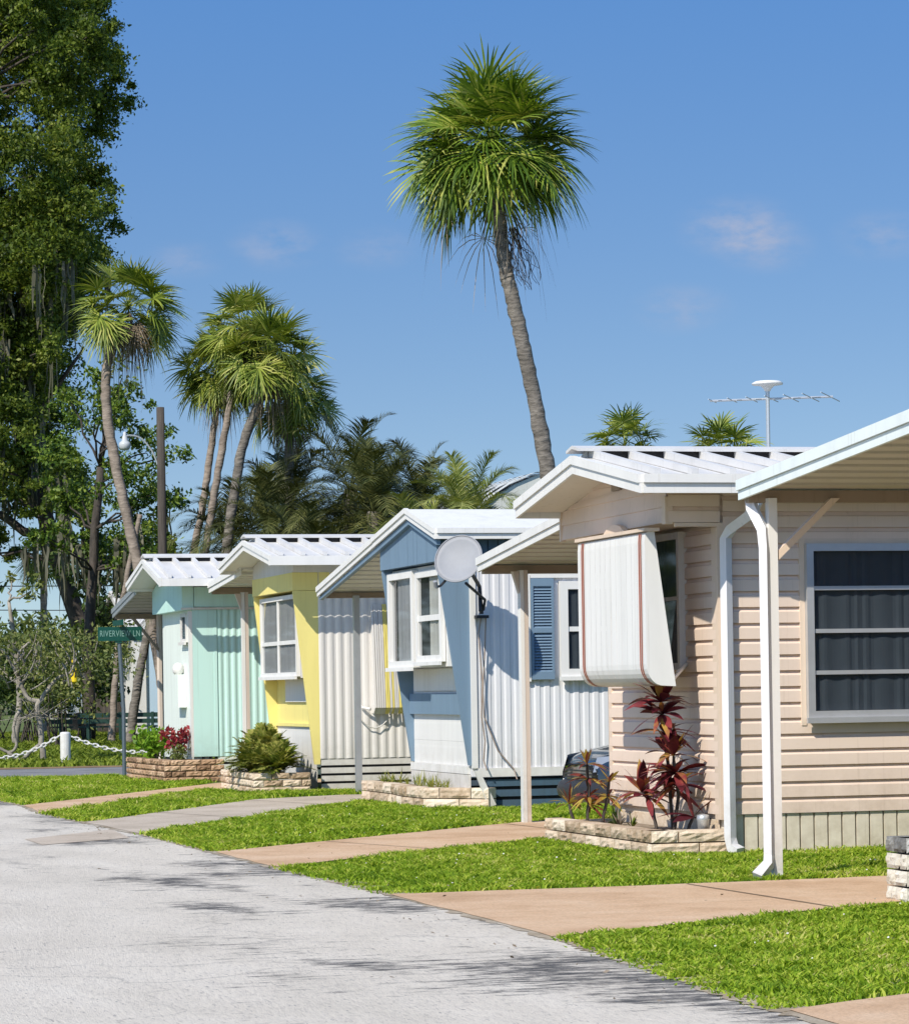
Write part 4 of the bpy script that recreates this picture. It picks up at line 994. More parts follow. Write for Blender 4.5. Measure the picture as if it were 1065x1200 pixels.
# ------------------------------------------------------------------ things at the houses
# satellite dish on the blue home's corner
dt = thing('satellite_dish', 'round grey satellite dish on a black bracket at the corner of the blue home', 'satellite dish', (8.38, 30.2, 1.95))
c0 = Vector((8.03, 29.68, 2.52)); nd = Vector((-0.50, -0.76, 0.40)).normalized()
uu = nd.cross(Vector((0, 0, 1))).normalized(); vv = uu.cross(nd) * -1
d_ = MB(); nr, na, rad = 6, 36, .245
ring = []
for side in (0, 1):
    base = len(d_.v)
    for i in range(nr + 1):
        rr = rad * i / nr
        for j in range(na):
            a = 2 * math.pi * j / na
            p = c0 + uu * rr * math.cos(a) + vv * rr * 1.05 * math.sin(a) + nd * (.05 * (rr / rad) ** 2 - (.012 if side else 0))
            d_.v.append(tuple(p))
    for i in range(nr):
        for j in range(na):
            a = base + i * na + j; b = base + i * na + (j + 1) % na
            d_.f.append((a, b, b + na, a + na) if not side else (a, a + na, b + na, b)); d_.m.append(0)
    ring.append(base + nr * na)
for j in range(na):
    d_.f.append((ring[0] + j, ring[0] + (j + 1) % na, ring[1] + (j + 1) % na, ring[1] + j)); d_.m.append(0)
dr_ = d_.build('reflector', 'dish', dt, True)
d_ = MB(); d_.tube([c0 + uu * rad * math.cos(q * math.pi / 18) + vv * rad * 1.05 * math.sin(q * math.pi / 18) + nd * .05 for q in range(37)], .007, 5, cap=False); d_.build('rim', 'dish', dr_, True)
b_ = MB()
b_.tube([(8.05, 29.72, 2.50), (8.2, 29.9, 2.42), (8.36, 30.16, 2.28), (8.39, 30.2, 2.0)], .022, 6)
b_.tube([(8.36, 30.16, 2.28), (8.32, 30.0, 2.02)], .016, 5)
b_.tube([(8.12, 29.8, 2.30), (8.40, 30.1, 2.14), (8.42, 30.24, 2.04)], .016, 5)
b_.box(8.33, 8.46, 30.17, 30.27, 1.955, 1.985)
b_.build('bracket', 'black', dt)
a_ = MB(); a_.tube([c0 + vv * .20 + uu * .13 - nd * .02, c0 + vv * .27 + uu * .17 + nd * .0, c0 + vv * .31 + uu * .20 + nd * .04], .013, 6); ar = a_.build('feed_arm', 'black', dt)
a_ = MB(); a_.tube([c0 + vv * .31 + uu * .20 + nd * .04, c0 + vv * .27 + uu * .20 + nd * .10], .022, 8); a_.build('feed_horn', 'dish', ar)

# stone planters
def stone_wall(mb, path, z0, courses, bh, bl, th=.14, seed=1, cap=None):
    """rows of rough blocks along a path of (x,y); outer face to the right of travel"""
    g = random.Random(seed)
    for (x0, y0), (x1, y1) in zip(path, path[1:]):
        Ls = math.hypot(x1 - x0, y1 - y0); dx, dy = (x1 - x0) / Ls, (y1 - y0) / Ls; nx, ny = dy, -dx
        for c in range(courses):
            s = -(bl * .5 if c % 2 else 0) ; za, zb = z0 + c * bh, z0 + (c + 1) * bh - .010
            mi = 1 if (cap and c == courses - 1) else 0
            while s < Ls - .01:
                a, b = max(s, 0), min(s + bl * g.uniform(.9, 1.1), Ls)
                s = b if s >= 0 or b > 0 else b
                if b - a < .04: 
                    s = max(s, a + .04); 
                    continue
                b2 = b - .010
                nu, nv = 6, 4
                i0 = len(mb.v)
                for v in range(nv + 1):
                    for u in range(nu + 1):
                        t = a + (b2 - a) * u / nu; z = za + (zb - za) * v / nv
                        e = 0 if u in (0, nu) or v in (0, nv) else g.uniform(.004, .022)
                        mb.v.append((x0 + dx * t + nx * e, y0 + dy * t + ny * e, z))
                for v in range(nv):
                    for u in range(nu):
                        k = i0 + v * (nu + 1) + u
                        mb.f.append((k, k + 1, k + nu + 2, k + nu + 1)); mb.m.append(mi)
                # top, bottom, back, ends sharing the front's border vertices
                P = lambda t, o, z: (x0 + dx * t - nx * o, y0 + dy * t - ny * o, z)
                j0 = len(mb.v)
                mb.v += [P(a, th, za), P(b2, th, za), P(b2, th, zb), P(a, th, zb)]
                fb = [i0 + u for u in range(nu + 1)]; ft = [i0 + nv * (nu + 1) + u for u in range(nu + 1)]
                fl = [i0 + v * (nu + 1) for v in range(nv + 1)]; fr = [i0 + v * (nu + 1) + nu for v in range(nv + 1)]
                for f in (tuple(ft + [j0 + 2, j0 + 3]), tuple(fb[::-1] + [j0, j0 + 1]), tuple(fl + [j0 + 3, j0])[::-1], tuple(fr[::-1] + [j0 + 1, j0 + 2])[::-1], (j0 + 1, j0, j0 + 3, j0 + 2)):
                    mb.f.append(f); mb.m.append(mi)
    return mb

def planter(label, path, courses, bh, bl, mat, soil, seed, cap=None, soil_z=None):
    xs = [p[0] for p in path]; ys = [p[1] for p in path]
    t = thing('stone_planter', label, 'planter', ((min(xs) + max(xs)) / 2, (min(ys) + max(ys)) / 2, 0), 'stone planters in front of the homes')
    m = MB(); stone_wall(m, path, 0, courses, bh, bl, seed=seed, cap=cap); m.build('block_wall', [mat] + ([cap] if cap else []), t)
    if soil:
        zt = soil_z or courses * bh - .03
        s = MB(); g = random.Random(seed)
        poly = soil
        s.quad(*[(x, y, zt) for x, y in poly]); s.build('soil', 'soil', t)
    return t
# outer face lies to the right of travel
planter('low cream stone planter with dark red cordylines at the foot of the beige home', [(7.14, 23.88), (7.16, 21.24), (7.74, 21.22)], 2, .095, .36, 'stone', [(7.2, 23.8), (7.2, 21.3), (7.7, 21.3), (7.7, 23.8)], 3, soil_z=.15)
planter('low pinkish stone planter with a bent front wall and weeds below the blue home', [(7.93, 33.70), (7.93, 32.3), (7.84, 31.5), (7.88, 30.72), (8.42, 30.12)], 2, .115, .42, 'stone', [(8.0, 33.6), (8.0, 32.2), (7.95, 30.8), (8.28, 30.4), (8.28, 33.6)], 4, soil_z=.20)
planter('three course pinkish brown stone planter filled by a ferny bush below the yellow home', [(7.32, 39.0), (7.26, 36.55), (7.98, 36.55)], 3, .085, .24, 'stone', [(7.4, 38.9), (7.4, 36.7), (7.95, 36.7), (7.95, 38.9)], 5, soil_z=.2)
planter('brown rough stone planter with lime and red plants below the mint home', [(6.98, 44.6), (7.08, 41.9), (7.92, 41.9)], 4, .08, .21, 'stone_brown', [(7.1, 44.5), (7.2, 42.05), (7.55, 42.05), (7.55, 44.5)], 6, soil_z=.27)
planter('cream block planter with dark cap blocks at the right edge of the photo', [(6.88, 16.24), (6.88, 15.95), (9.5, 15.95)], 4, .094, .22, 'stone_grey', [(6.95, 16.2), (6.95, 16.02), (9.5, 16.02), (9.5, 16.2)], 8, cap='stone_cap')

# dark car nosing out of the carport
car = thing('parked_car', 'dark car parked in the carport between the beige and blue homes', 'car', (10.3, 26.0, 0))
st = [ # x, half width, z low, z side top, z crown
 (8.10, .52, .30, .52, .56), (8.15, .68, .24, .58, .62), (8.30, .78, .20, .64, .69), (8.60, .84, .18, .69, .76), (9.10, .87, .18, .75, .83), (9.55, .88, .18, .80, .89),
 (10.2, .89, .18, .84, .91), (11.2, .89, .18, .86, .92), (12.0, .87, .20, .87, .93), (12.4, .80, .26, .84, .90), (12.55, .66, .34, .76, .80)]
def ringpts(x, hw, zl, zs, zc, cy=26.0):
    pr = [(-.92, zl), (-1, zl + .12), (-1.0, (zl + zs) / 2), (-.98, zs - .04), (-.9, zs), (-.55, zs + (zc - zs) * .75), (0, zc)]
    pr = pr + [(-a, z) for a, z in pr[-2::-1]]
    return [(x, cy + a * hw, z) for a, z in pr]
c_ = MB(); rings = [ringpts(*s) for s in st]; nn = len(rings[0])
for rg in rings: c_.v += rg
for i in range(len(rings) - 1):
    for j in range(nn):
        a, b = i * nn + j, i * nn + (j + 1) % nn
        c_.f.append((a, b, b + nn, a + nn)); c_.m.append(0)
c_.f.append(tuple(range(nn))); c_.m.append(0); c_.f.append(tuple((len(rings) - 1) * nn + j for j in range(nn))[::-1]); c_.m.append(0)
cb = c_.build('body', 'car_paint', car, True)
md = cb.modifiers.new('smooth', 'SUBSURF'); md.levels = 2; md.render_levels = 2
c_ = MB(); cst = [(9.35, .72, .86, .87), (10.0, .62, .88, 1.30), (10.5, .60, .88, 1.40), (11.2, .60, .89, 1.40), (11.7, .66, .90, 1.22), (12.15, .70, .90, .92)]
for x, hw, z0, z1 in cst: c_.v += [(x, 26 - hw * 1.18, z0), (x, 26 - hw, z1 - .03), (x, 26 - hw * .6, z1), (x, 26 + hw * .6, z1), (x, 26 + hw, z1 - .03), (x, 26 + hw * 1.18, z0)]
for i in range(len(cst) - 1):
    for j in range(5):
        a = i * 6 + j; c_.f.append((a, a + 1, a + 7, a + 6)); c_.m.append(0)
c_.build('cabin', 'car_paint', car, True)
g_ = MB()
g_.quad((9.42, 25.25, .93), (9.42, 26.75, .93), (9.98, 26.55, 1.27), (9.98, 25.45, 1.27)); g_.build('windscreen', 'glass_dark', car)
for sg in (-1, 1):
    l_ = MB(); base = Vector((8.22, 26 + sg * .62, .57))
    l_.v += []
    nu = 6
    i0 = len(l_.v)
    for v in range(4):
        for u in range(nu + 1):
            t = u / nu; q = v / 3
            l_.v.append((8.085 + .30 * t ** 1.6 + q * .04, 26 + sg * (.44 + .36 * t), .49 + .13 * q + .03 * t))
    for v in range(3):
        for u in range(nu):
            k = i0 + v * (nu + 1) + u; l_.f.append((k, k + 1, k + nu + 2, k + nu + 1)); l_.m.append(0)
    l_.build('headlight', 'lens', car, True)
b_ = MB(); b_.tube(wob([(8.62, 25.13, .30), (8.30, 25.22, .31), (8.14, 25.5, .32), (8.10, 26, .32), (8.14, 26.5, .32), (8.30, 26.78, .31), (8.62, 26.87, .30)], 0, 1, 4), .10, 10); b_.build('bumper', 'black', car, True)
b_ = MB()
for z in (.43, .46, .49): b_.box(8.085, 8.13, 25.6, 26.4, z, z + .012)
b_.build('grille', 'black', car)
for x in (8.95, 11.65):
    for sg in (-1, 1):
        wv = MB(); i0 = 0
        for (rr, o) in ((.19, .0), (.30, .0), (.325, .03), (.325, .17), (.30, .2), (.19, .2)):
            for j in range(24):
                a = 2 * math.pi * j / 24; wv.v.append((x + rr * math.cos(a), 26 + sg * (.88 - o), .325 + rr * math.sin(a)))
        for k in range(6):
            for j in range(24):
                a = k * 24 + j; b = k * 24 + (j + 1) % 24; k2 = ((k + 1) % 6)
                wv.f.append((a, b, k2 * 24 + (j + 1) % 24, k2 * 24 + j)); wv.m.append(0)
        wo = wv.build('wheel', 'rubber', car, True)
        rv = MB(); rv.v = [(x + .19 * math.cos(2 * math.pi * j / 20), 26 + sg * .86, .325 + .19 * math.sin(2 * math.pi * j / 20)) for j in range(20)] + [(x, 26 + sg * .83, .325)]
        rv.f = [(j, (j + 1) % 20, 20) for j in range(20)]; rv.m = [0] * 20
        rv.build('rim', 'rim', wo)

# street sign
ss = thing('street_sign', 'green street name sign reading RIVERVIEW LN on a thin dark pole', 'street sign', (7.11, 45.7, 0))
p_ = MB(); p_.tube([(7.11, 45.7, 0), (7.115, 45.7, 1.0), (7.06, 45.7, 2.12)], .03, 8); p_.build('pole', 'pole_metal', ss)
b_ = MB(); b_.box(6.74, 7.40, 45.65, 45.66, 2.03, 2.24); bl = b_.build('sign_blade', 'sign_green', ss)
b_ = MB(); b_.box(7.0, 7.1, 45.66, 45.72, 2.0, 2.05); b_.box(7.03, 7.07, 45.3, 46.1, 2.26, 2.34); b_.build('cross_blade', 'sign_green', ss)
tcu = bpy.data.curves.new('lettering', 'FONT'); tcu.body = 'RIVERVIEW LN'; tcu.size = .125; tcu.align_x = 'CENTER'; tcu.align_y = 'CENTER'; tcu.space_character = 1.1; tcu.extrude = 0.001
to = bpy.data.objects.new('tmp', tcu); COL.objects.link(to)
bpy.context.view_layer.update()
tme = bpy.data.meshes.new_from_object(to.evaluated_get(bpy.context.evaluated_depsgraph_get()))
bpy.data.objects.remove(to)
wx = max(v.co.x for v in tme.vertices) - min(v.co.x for v in tme.vertices)
tob = bpy.data.objects.new('lettering', tme); COL.objects.link(tob); tme.materials.append(M['sign_text'])
tob.parent = bl; tob.location = Vector((7.07, 45.646, 2.135)) - root_loc(bl); tob.rotation_euler = (math.radians(90), 0, 0); tob.scale = (.60 / wx, 1.05, 1)

# TV aerial behind the beige roof
ta = thing('television_aerial', 'thin television aerial with a white disc on a mast above the beige home roof', 'aerial', (14.36, 37.6, 0))
m_ = MB(); m_.tube([(14.36, 37.6, 0), (14.36, 37.6, 5.05)], .028, 8); m_.build('mast', 'galv', ta)
bx = Vector((.97, -.25, .02)); pc = Vector((14.36, 37.6, 4.95))
m_ = MB(); m_.tube([pc - bx * .75, pc + bx * .85], .016, 6)
bm = m_.build('boom', 'galv', ta)
for q in range(13):
    t = -.72 + q * .128; l = .16 + .022 * q
    e_ = MB(); sd = Vector((.62, .78, .10 if q % 2 else -.06)); c = pc + bx * t; e_.tube([c - sd * l, c + sd * l], .007, 5); e_.build('element', 'galv', bm)
d_ = MB(); d_.lathe((14.36, 37.6, 5.05), [(.035, 0), (.05, .03), (.09, .07), (.20, .085), (.205, .105), (.16, .13), (.02, .14)], 20); d_.build('disc', 'white', ta, True)

# ------------------------------------------------------------------ vegetation builders
def strips(points, widths, sides):
    """points (n,k,3) centre lines, widths (n,k), sides (n,3) or (n,k,3) -> verts, quad faces"""
    n, k, _ = points.shape
    if sides.ndim == 2: sides = np.repeat(sides[:, None, :], k, 1)
    a = points - sides * widths[..., None]; b = points + sides * widths[..., None]
    V = np.stack([a, b], 2).reshape(n * k * 2, 3)
    base = (np.arange(n) * k * 2)[:, None, None]
    i = np.arange(k - 1)[None, :, None] * 2
    Fq = (base + i + np.array([0, 1, 3, 2])[None, None, :]).reshape(-1, 4)
    return V, Fq.astype(np.int32)

def unit(a):
    return a / (np.linalg.norm(a, axis=-1, keepdims=True) + 1e-9)

def fan_crown(seed, nf=70, pet=(.7, 1.05), blade=.85, nseg=26, el=(-62, 86), droop=.5, wid=.020, bias=1.0, hang=0.0, width=1.0):
    """fan palm crown about the origin: stalks and pleated fans split into drooping strips"""
    g = np.random.default_rng(seed)
    V = []; Fs = []; off = 0
    sv = []; 
    for i in range(nf):
        t = (i + .5) / nf
        lo, hi = math.sin(math.radians(el[0])), math.sin(math.radians(el[1]))
        e = math.asin(lo + (hi - lo) * (t ** bias)) + g.normal(0, .10)
        a = i * 2.39996 + g.normal(0, .25)
        d = np.array([math.cos(a) * math.cos(e), math.sin(a) * math.cos(e), math.sin(e)])
        d /= np.linalg.norm(d)
        s = np.cross(d, [0, 0, 1.0]); s /= np.linalg.norm(s) + 1e-9
        n = np.cross(s, d)
        tw = g.normal(0, .35); s, n = s * math.cos(tw) + n * math.sin(tw), n * math.cos(tw) - s * math.sin(tw)
        L = g.uniform(*pet); sag = (.05 + .16 * math.cos(e)) * L * g.uniform(.6, 1.4)
        tt = np.linspace(0, 1, 5)[:, None]
        stalk = d * L * tt - np.array([0, 0, 1.0]) * sag * tt ** 2
        hub = stalk[-1]; hd = unit(stalk[-1] - stalk[-2] )
        hd = unit(hd + np.array([0, 0, -1.0]) * hang * max(0.0, .35 - math.sin(e)))
        v, f = strips(stalk[None], np.linspace(.022, .010, 5)[None], s[None]); V.append(v); Fs.append(f + off); off += len(v)
        hn = unit(np.cross(s, hd))
        ph = np.linspace(-2.15, 2.15, nseg) + g.normal(0, .04, nseg)
        dirs = np.cos(ph)[:, None] * hd + np.sin(ph)[:, None] * s + (np.abs(np.sin(ph)) * .28)[:, None] * hn
        dirs = unit(dirs)
        fs = g.uniform(.82, 1.12)
        ln = fs * blade * (1 - .16 * np.abs(ph) / 2.15) * g.uniform(.78, 1.1, nseg)
        rr = np.array([.02, .35, .62, .85, 1.0])
        P = hub + dirs[:, None, :] * (ln[:, None] * rr[None])[..., None]
        # tips sag, the whole fan curls down along its axis
        dr = (rr[None] ** 2.6) * ln[:, None] * (droop * (1.15 - .5 * math.sin(e)) * g.uniform(.5, 1.5, nseg))[:, None]
        P[..., 2] -= dr
        P -= (hn * .15)[None, None, :] * ((rr[None] ** 2) * ln[:, None] * np.maximum(0, np.cos(ph))[:, None])[..., None]
        W = np.array([.35, 1.0, .8, .45, .05])[None] * wid * np.ones((nseg, 1))
        side = unit(np.cross(dirs, hn + g.normal(0, .25, 3)))
        v, f = strips(P, W, side); V.append(v); Fs.append(f + off); off += len(v)
    return np.concatenate(V) * np.array([width, width, 1.0]), np.concatenate(Fs)

def pinnate_crown(seed, nf=28, length=2.1, nl=34, leaf=.42, el=(-25, 84), wid=.014, arch=1.0):
    g = np.random.default_rng(seed)
    V = []; Fs = []; off = 0
    for i in range(nf):
        t = (i + .5) / nf
        e = math.radians(el[0] + (el[1] - el[0]) * t) + g.normal(0, .1); a = i * 2.39996 + g.normal(0, .3)
        d = np.array([math.cos(a) * math.cos(e), math.sin(a) * math.cos(e), math.sin(e)])
        s = np.cross(d, [0, 0, 1.0]); s /= np.linalg.norm(s) + 1e-9
        Lf = length * g.uniform(.8, 1.1)
        tt = np.linspace(0, 1, 12)[:, None]
        mid = d * Lf * tt - np.array([0, 0, 1.0]) * (arch * Lf * (.22 + .42 * math.cos(e))) * tt ** 2.2
        v, f = strips(mid[None], np.linspace(.022, .004, 12)[None], s[None]); V.append(v); Fs.append(f + off); off += len(v)
        q = np.linspace(.14, .99, nl)
        base = np.stack([np.interp(q, tt[:, 0], mid[:, c]) for c in range(3)], 1)
        tan = unit(np.gradient(base, axis=0)); up = unit(np.cross(s[None], tan))
        for sg in (-1, 1):
            ld = unit(tan * (.55 + .5 * q[:, None]) + sg * s[None] * .8 + up * (.35) + g.normal(0, .10, (nl, 3)))
            ll = leaf * (np.sin(np.pi * (q * .82 + .12)) ** .6) * g.uniform(.8, 1.15, nl)
            rr = np.array([0, .5, 1.0])
            P = base[:, None] + ld[:, None] * (ll[:, None] * rr)[..., None]; P[..., 2] -= (rr ** 2) * ll[:, None] * .28
            W = np.array([.8, 1.0, .1])[None] * wid * np.ones((nl, 1))
            v, f = strips(P, W, unit(np.cross(ld, up))); V.append(v); Fs.append(f + off); off += len(v)
    return np.concatenate(V), np.concatenate(Fs)

def leaf_cloud(g, centres, rad, per, size, flat=.5, aspect=.5):
    """leaf-sized diamonds scattered in clumps round the centres"""
    c = np.repeat(centres, per, 0); rr = np.repeat(np.broadcast_to(rad, (len(centres),)), per)
    n = len(c)
    dv = g.normal(0, .55, (n, 3)) * rr[:, None]
    dv[:, 2] *= .75
    p = c + dv
    ax = unit(g.normal(0, 1, (n, 3)) + np.array([0, 0, -.4])); nn = unit(g.normal(0, 1, (n, 3)) + np.array([0, 0, flat * 2]))
    sd = unit(np.cross(ax, nn)); s = size * g.uniform(.6, 1.3, n)[:, None]
    V = np.stack([p - ax * s * .5, p + sd * s * .5 * aspect - ax * s * .05, p + ax * s * .5, p - sd * s * .5 * aspect - ax * s * .05], 1).reshape(-1, 3)
    f = (np.arange(n) * 4)[:, None] + np.arange(4)[None]
    return V, f.astype(np.int32)

def at(rt, dp, z):
    """point rt metres to the right and dp metres ahead of where the photographer stood, z above ground"""
    return np.array([math.sin(TH) * dp + math.cos(TH) * rt, math.cos(TH) * dp - math.sin(TH) * rt, z])

def palm_trunk(name, path, r0, r1, mat, parent, seed=0, flare=1.25):
    pts = wob(path, .012, seed, 16); n = len(pts); g = random.Random(seed)
    rad = []
    for i in range(n):
        t = i / (n - 1); r_ = r0 + (r1 - r0) * t
        if t < .08: r_ *= 1 + (flare - 1) * (1 - t / .08)
        rad.append(r_ * (1 + g.uniform(-.07, .07)))
    m = MB(); m.tube(pts, rad, 12); return m.build(name, mat, parent, True)

def put(name, VF, mat, loc, parent, scale=1.0, rot=0.0):
    V, f = VF
    c, s = math.cos(rot), math.sin(rot)
    v = V * scale; v = np.stack([v[:, 0] * c - v[:, 1] * s, v[:, 0] * s + v[:, 1] * c, v[:, 2]], 1) + np.asarray(loc)
    return mesh_obj(name, v, f, mat, parent)

def fan_palm(label, base, path, crown_at, VF, mat, scale, rot, r0, r1, seed, bark='palm_bark', dry=None, group='sabal palms', dry_scale=None):
    t = thing('palm_tree', label, 'palm tree', base, group)
    palm_trunk('trunk', path, r0, r1, bark, t, seed)
    put('crown', VF, mat, crown_at, t, scale, rot)
    if dry is not None: put('dry_fronds', dry, 'palm_dry', crown_at - np.array([0, 0, .15 * scale]), t, dry_scale or scale, rot + 1)
    return t

# tall sabal palm over the middle of the row
CR_MAIN = fan_crown(3, 104, (.70, 1.14), .90, 30, (-34, 88), .18, .021, 1.0, .75, .98)
CR_DRY = fan_crown(21, 16, (.35, .7), .7, 16, (-78, -40), .9, .016)
pb = at(2.62, 57.0, 0)
pt = thing('palm_tree', 'tallest palm with a full round crown and leaning grey trunk rising alone', 'palm tree', pb, 'sabal palms')
palm_trunk('trunk', [at(2.62, 57, 0), at(2.35, 57, 2.0), at(1.84, 57, 5.0), at(1.49, 57, 7.0), at(1.18, 57, 8.5), at(1.05, 57, 9.2), at(.88, 57, 10.9)], .165, .125, 'palm_bark', pt, 5)
put('crown', CR_MAIN, 'palm_leaf', at(.86, 57, 11.25), pt, 1.13, .6)
put('dry_fronds', fan_crown(8, 5, (.8, 1.1), .8, 12, (-62, -30), .8, .010), 'palm_dry', at(.88, 57, 10.75), pt, 1.0, 2.2)
g = np.random.default_rng(4)
tw = MB()
for k in range(26):
    a0 = at(1.2 + g.normal(0, .05), 56.9 + g.normal(0, .1), 9.75)
    p = [Vector(a0)]
    for q in range(6): p.append(p[-1] + Vector((R * float(g.normal(.045, .06)) + F * float(g.normal(0, .06)) + U * float(-g.uniform(.08, .24)))))
    tw.tube(p, [.010, .009, .008, .008, .006, .006, .005], 3)
tw.build('fruit_stalk', 'twig', pt)

CR_A = fan_crown(31, 50, (.75, 1.25), .95, 24, (-50, 84), .14, .027, .9, .9)
CR_B = fan_crown(42, 64, (.75, 1.2), .95, 24, (-48, 86), .14, .028, .95, .9)
CR_FAR = fan_crown(52, 50, (.75, 1.2), 1.0, 18, (-50, 86), .2, .034)
# left palm with the curved pale trunk
fan_palm('slender palm with curved pale trunk and ragged crown beside the large oak', at(-6.95, 72.0, 0.00),
         [at(-6.73, 72.0, 0.00), at(-6.90, 72.0, 1.89), at(-7.41, 72.0, 4.43), at(-7.84, 72.0, 6.54), at(-8.05, 72.0, 7.98), at(-7.98, 72.0, 9.17), at(-7.70, 72.0, 9.85)], at(-7.50, 72.0, 10.31), CR_A, 'palm_leaf_far', .82, .3, .14, .105, 3, 'palm_bark2', CR_DRY)
# the clump of palms
fan_palm('left palm of the clump with two crossing slim trunks and the lowest crown', at(-6.78, 72.8, 0.00), [at(-6.69, 72.8, 0.00), at(-6.40, 72.8, 3.16), at(-5.89, 72.8, 5.70), at(-5.55, 72.8, 7.81), at(-5.46, 72.8, 8.41)], at(-5.42, 72.8, 8.92), CR_B, 'palm_leaf_far', .71, .2, .098, .075, 4, 'palm_bark2', CR_DRY)
fan_palm('middle palm of the clump with the highest crown and an upright slim trunk', at(-6.18, 71.2, 0.00), [at(-6.06, 71.2, 0.00), at(-5.84, 71.2, 3.58), at(-5.51, 71.2, 5.70), at(-5.04, 71.2, 8.24), at(-4.87, 71.2, 9.17)], at(-4.79, 71.2, 9.64), CR_A, 'palm_leaf_far', .73, 1.7, .098, .078, 5, 'palm_bark2', CR_DRY)
fan_palm('right palm of the clump with a wide bushy crown above the dark date palms', at(-5.42, 70.3, 0.00), [at(-5.42, 70.3, 0.00), at(-5.25, 70.3, 3.58), at(-4.83, 70.3, 6.54), at(-4.32, 70.3, 7.98), at(-4.19, 70.3, 8.49)], at(-4.15, 70.3, 8.96), CR_B, 'palm_leaf_far', .77, 3.1, .125, .095, 6, 'palm_bark', CR_DRY)
fan_palm('sabal palm standing lower right in the clump with drooping olive crown', at(-3.73, 72.0, 0.00), [at(-3.73, 72.0, 0.00), at(-3.81, 72.0, 3.58), at(-3.77, 72.0, 7.65)], at(-3.73, 72.0, 8.24), CR_A, 'palm_leaf_far', .74, 4.4, .13, .11, 7, 'palm_bark', CR_DRY)
# far crowns over the beige roof
fan_palm('distant palm crown over the beige roof ridge, left of the other one', at(6.45, 115, 0), [at(6.45, 115, 0), at(6.5, 115, 5), at(6.5, 115, 9.4)], at(6.5, 115, 10.2), CR_FAR, 'palm_leaf_far', .98, .5, .2, .16, 8)
fan_palm('distant palm crown over the beige roof ridge beside the television aerial', at(10.1, 115, 0), [at(10.1, 115, 0), at(10.15, 115, 5), at(10.15, 115, 9.2)], at(10.15, 115, 9.9), CR_FAR, 'palm_leaf_far', .98, 2.6, .2, .16, 9)
# small palm seen through the gap at far left
fan_palm('small distant palm with thin straight trunk seen in the sky gap at far left', at(-13.5, 100, 0), [at(-13.4, 100, 0), at(-13.35, 100, 3), at(-13.3, 100, 5.4)], at(-13.3, 100, 5.7), CR_FAR, 'palm_leaf_far', .62, 1.2, .13, .10, 10, 'palm_bark2')

# dark feathery date palms behind the yellow and blue homes
PC1 = pinnate_crown(5, 40, 2.8, 58, .58, (-25, 80), .0105, 1.15); PC2 = pinnate_crown(6, 38, 2.9, 56, .56, (-35, 76), .0105, 1.25)
def date_palm(label, rt, dp, zc, VF, mat, sc, rot, lean=0.0):
    t = thing('date_palm', label, 'palm tree', at(rt, dp, 0), 'feathery date palms behind the homes')
    palm_trunk('trunk', [at(rt, dp, 0), at(rt + lean * .4, dp, zc * .5), at(rt + lean, dp, zc)], .17, .15, 'palm_bark', t, int(rot * 10))
    put('crown', VF, mat, at(rt + lean, dp, zc), t, sc, rot)
date_palm('dark date palm at the left of the row of feathery palms', -4.1, 68, 4.7, PC1, 'date_leaf', .95, .3, .1)
date_palm('dark date palm with the tallest fronds in the row of feathery palms', -2.5, 70, 5.8, PC2, 'date_leaf', 1.05, 1.3, .2)
date_palm('dark date palm right of the tallest one with arching fronds', -1.7, 67, 5.1, PC1, 'date_leaf', .95, 2.4)
date_palm('low dark date palm filling the bottom of the row of feathery palms', -3.2, 66, 3.6, PC2, 'date_leaf', 1.0, 3.6)
date_palm('light green date palm right of the dark ones with upright centre spike', .30, 65, 4.6, PC1, 'date_leaf_light', .92, 4.4)
date_palm('dark date palm deep behind the mint home roof at the left of the row', -5.2, 72, 4.6, PC2, 'date_leaf', .95, 6.1)
date_palm('dark date palm half hidden behind the blue home roof', -.9, 71, 4.6, PC1, 'date_leaf', .9, 7.3)
date_palm('dark date palm with long arching fronds left of the tallest one', -3.9, 74, 5.6, PC1, 'date_leaf', 1.0, 10.2)
date_palm('dark date palm with a high crown near the right end of the dark row', -.75, 74, 5.7, PC2, 'date_leaf', .9, 11.3)
shrub_later = [(-4.3, 'dense dark undergrowth below the palms behind the yellow home'), (-1.4, 'dense dark undergrowth below the palms behind the blue home')]
date_palm('light date palm low beside the tall palm trunk', 1.05, 66, 4.0, PC2, 'date_leaf_light', .8, 8.2)
date_palm('dark date palm between the light ones and the tallest dark one', -1.9, 73, 4.9, PC2, 'date_leaf', .9, 9.1)
date_palm('low light date palm in front of the pale metal roof', -.75, 66, 3.9, PC2, 'date_leaf_light', .9, 5.4)

# ------------------------------------------------------------------ broadleaf trees
def limb(m, p0, p1, r0, r1, seed, n=5):
    g = random.Random(seed); p0, p1 = Vector(p0), Vector(p1); Ld = (p1 - p0).length
    pts = [p0.lerp(p1, k / n) + (Vector((g.uniform(-1, 1), g.uniform(-1, 1), g.uniform(-1, 1))) * Ld * .05 if 0 < k < n else Vector()) for k in range(n + 1)]
    m.tube(pts, [r0 + (r1 - r0) * k / n for k in range(n + 1)], 7)
    return pts

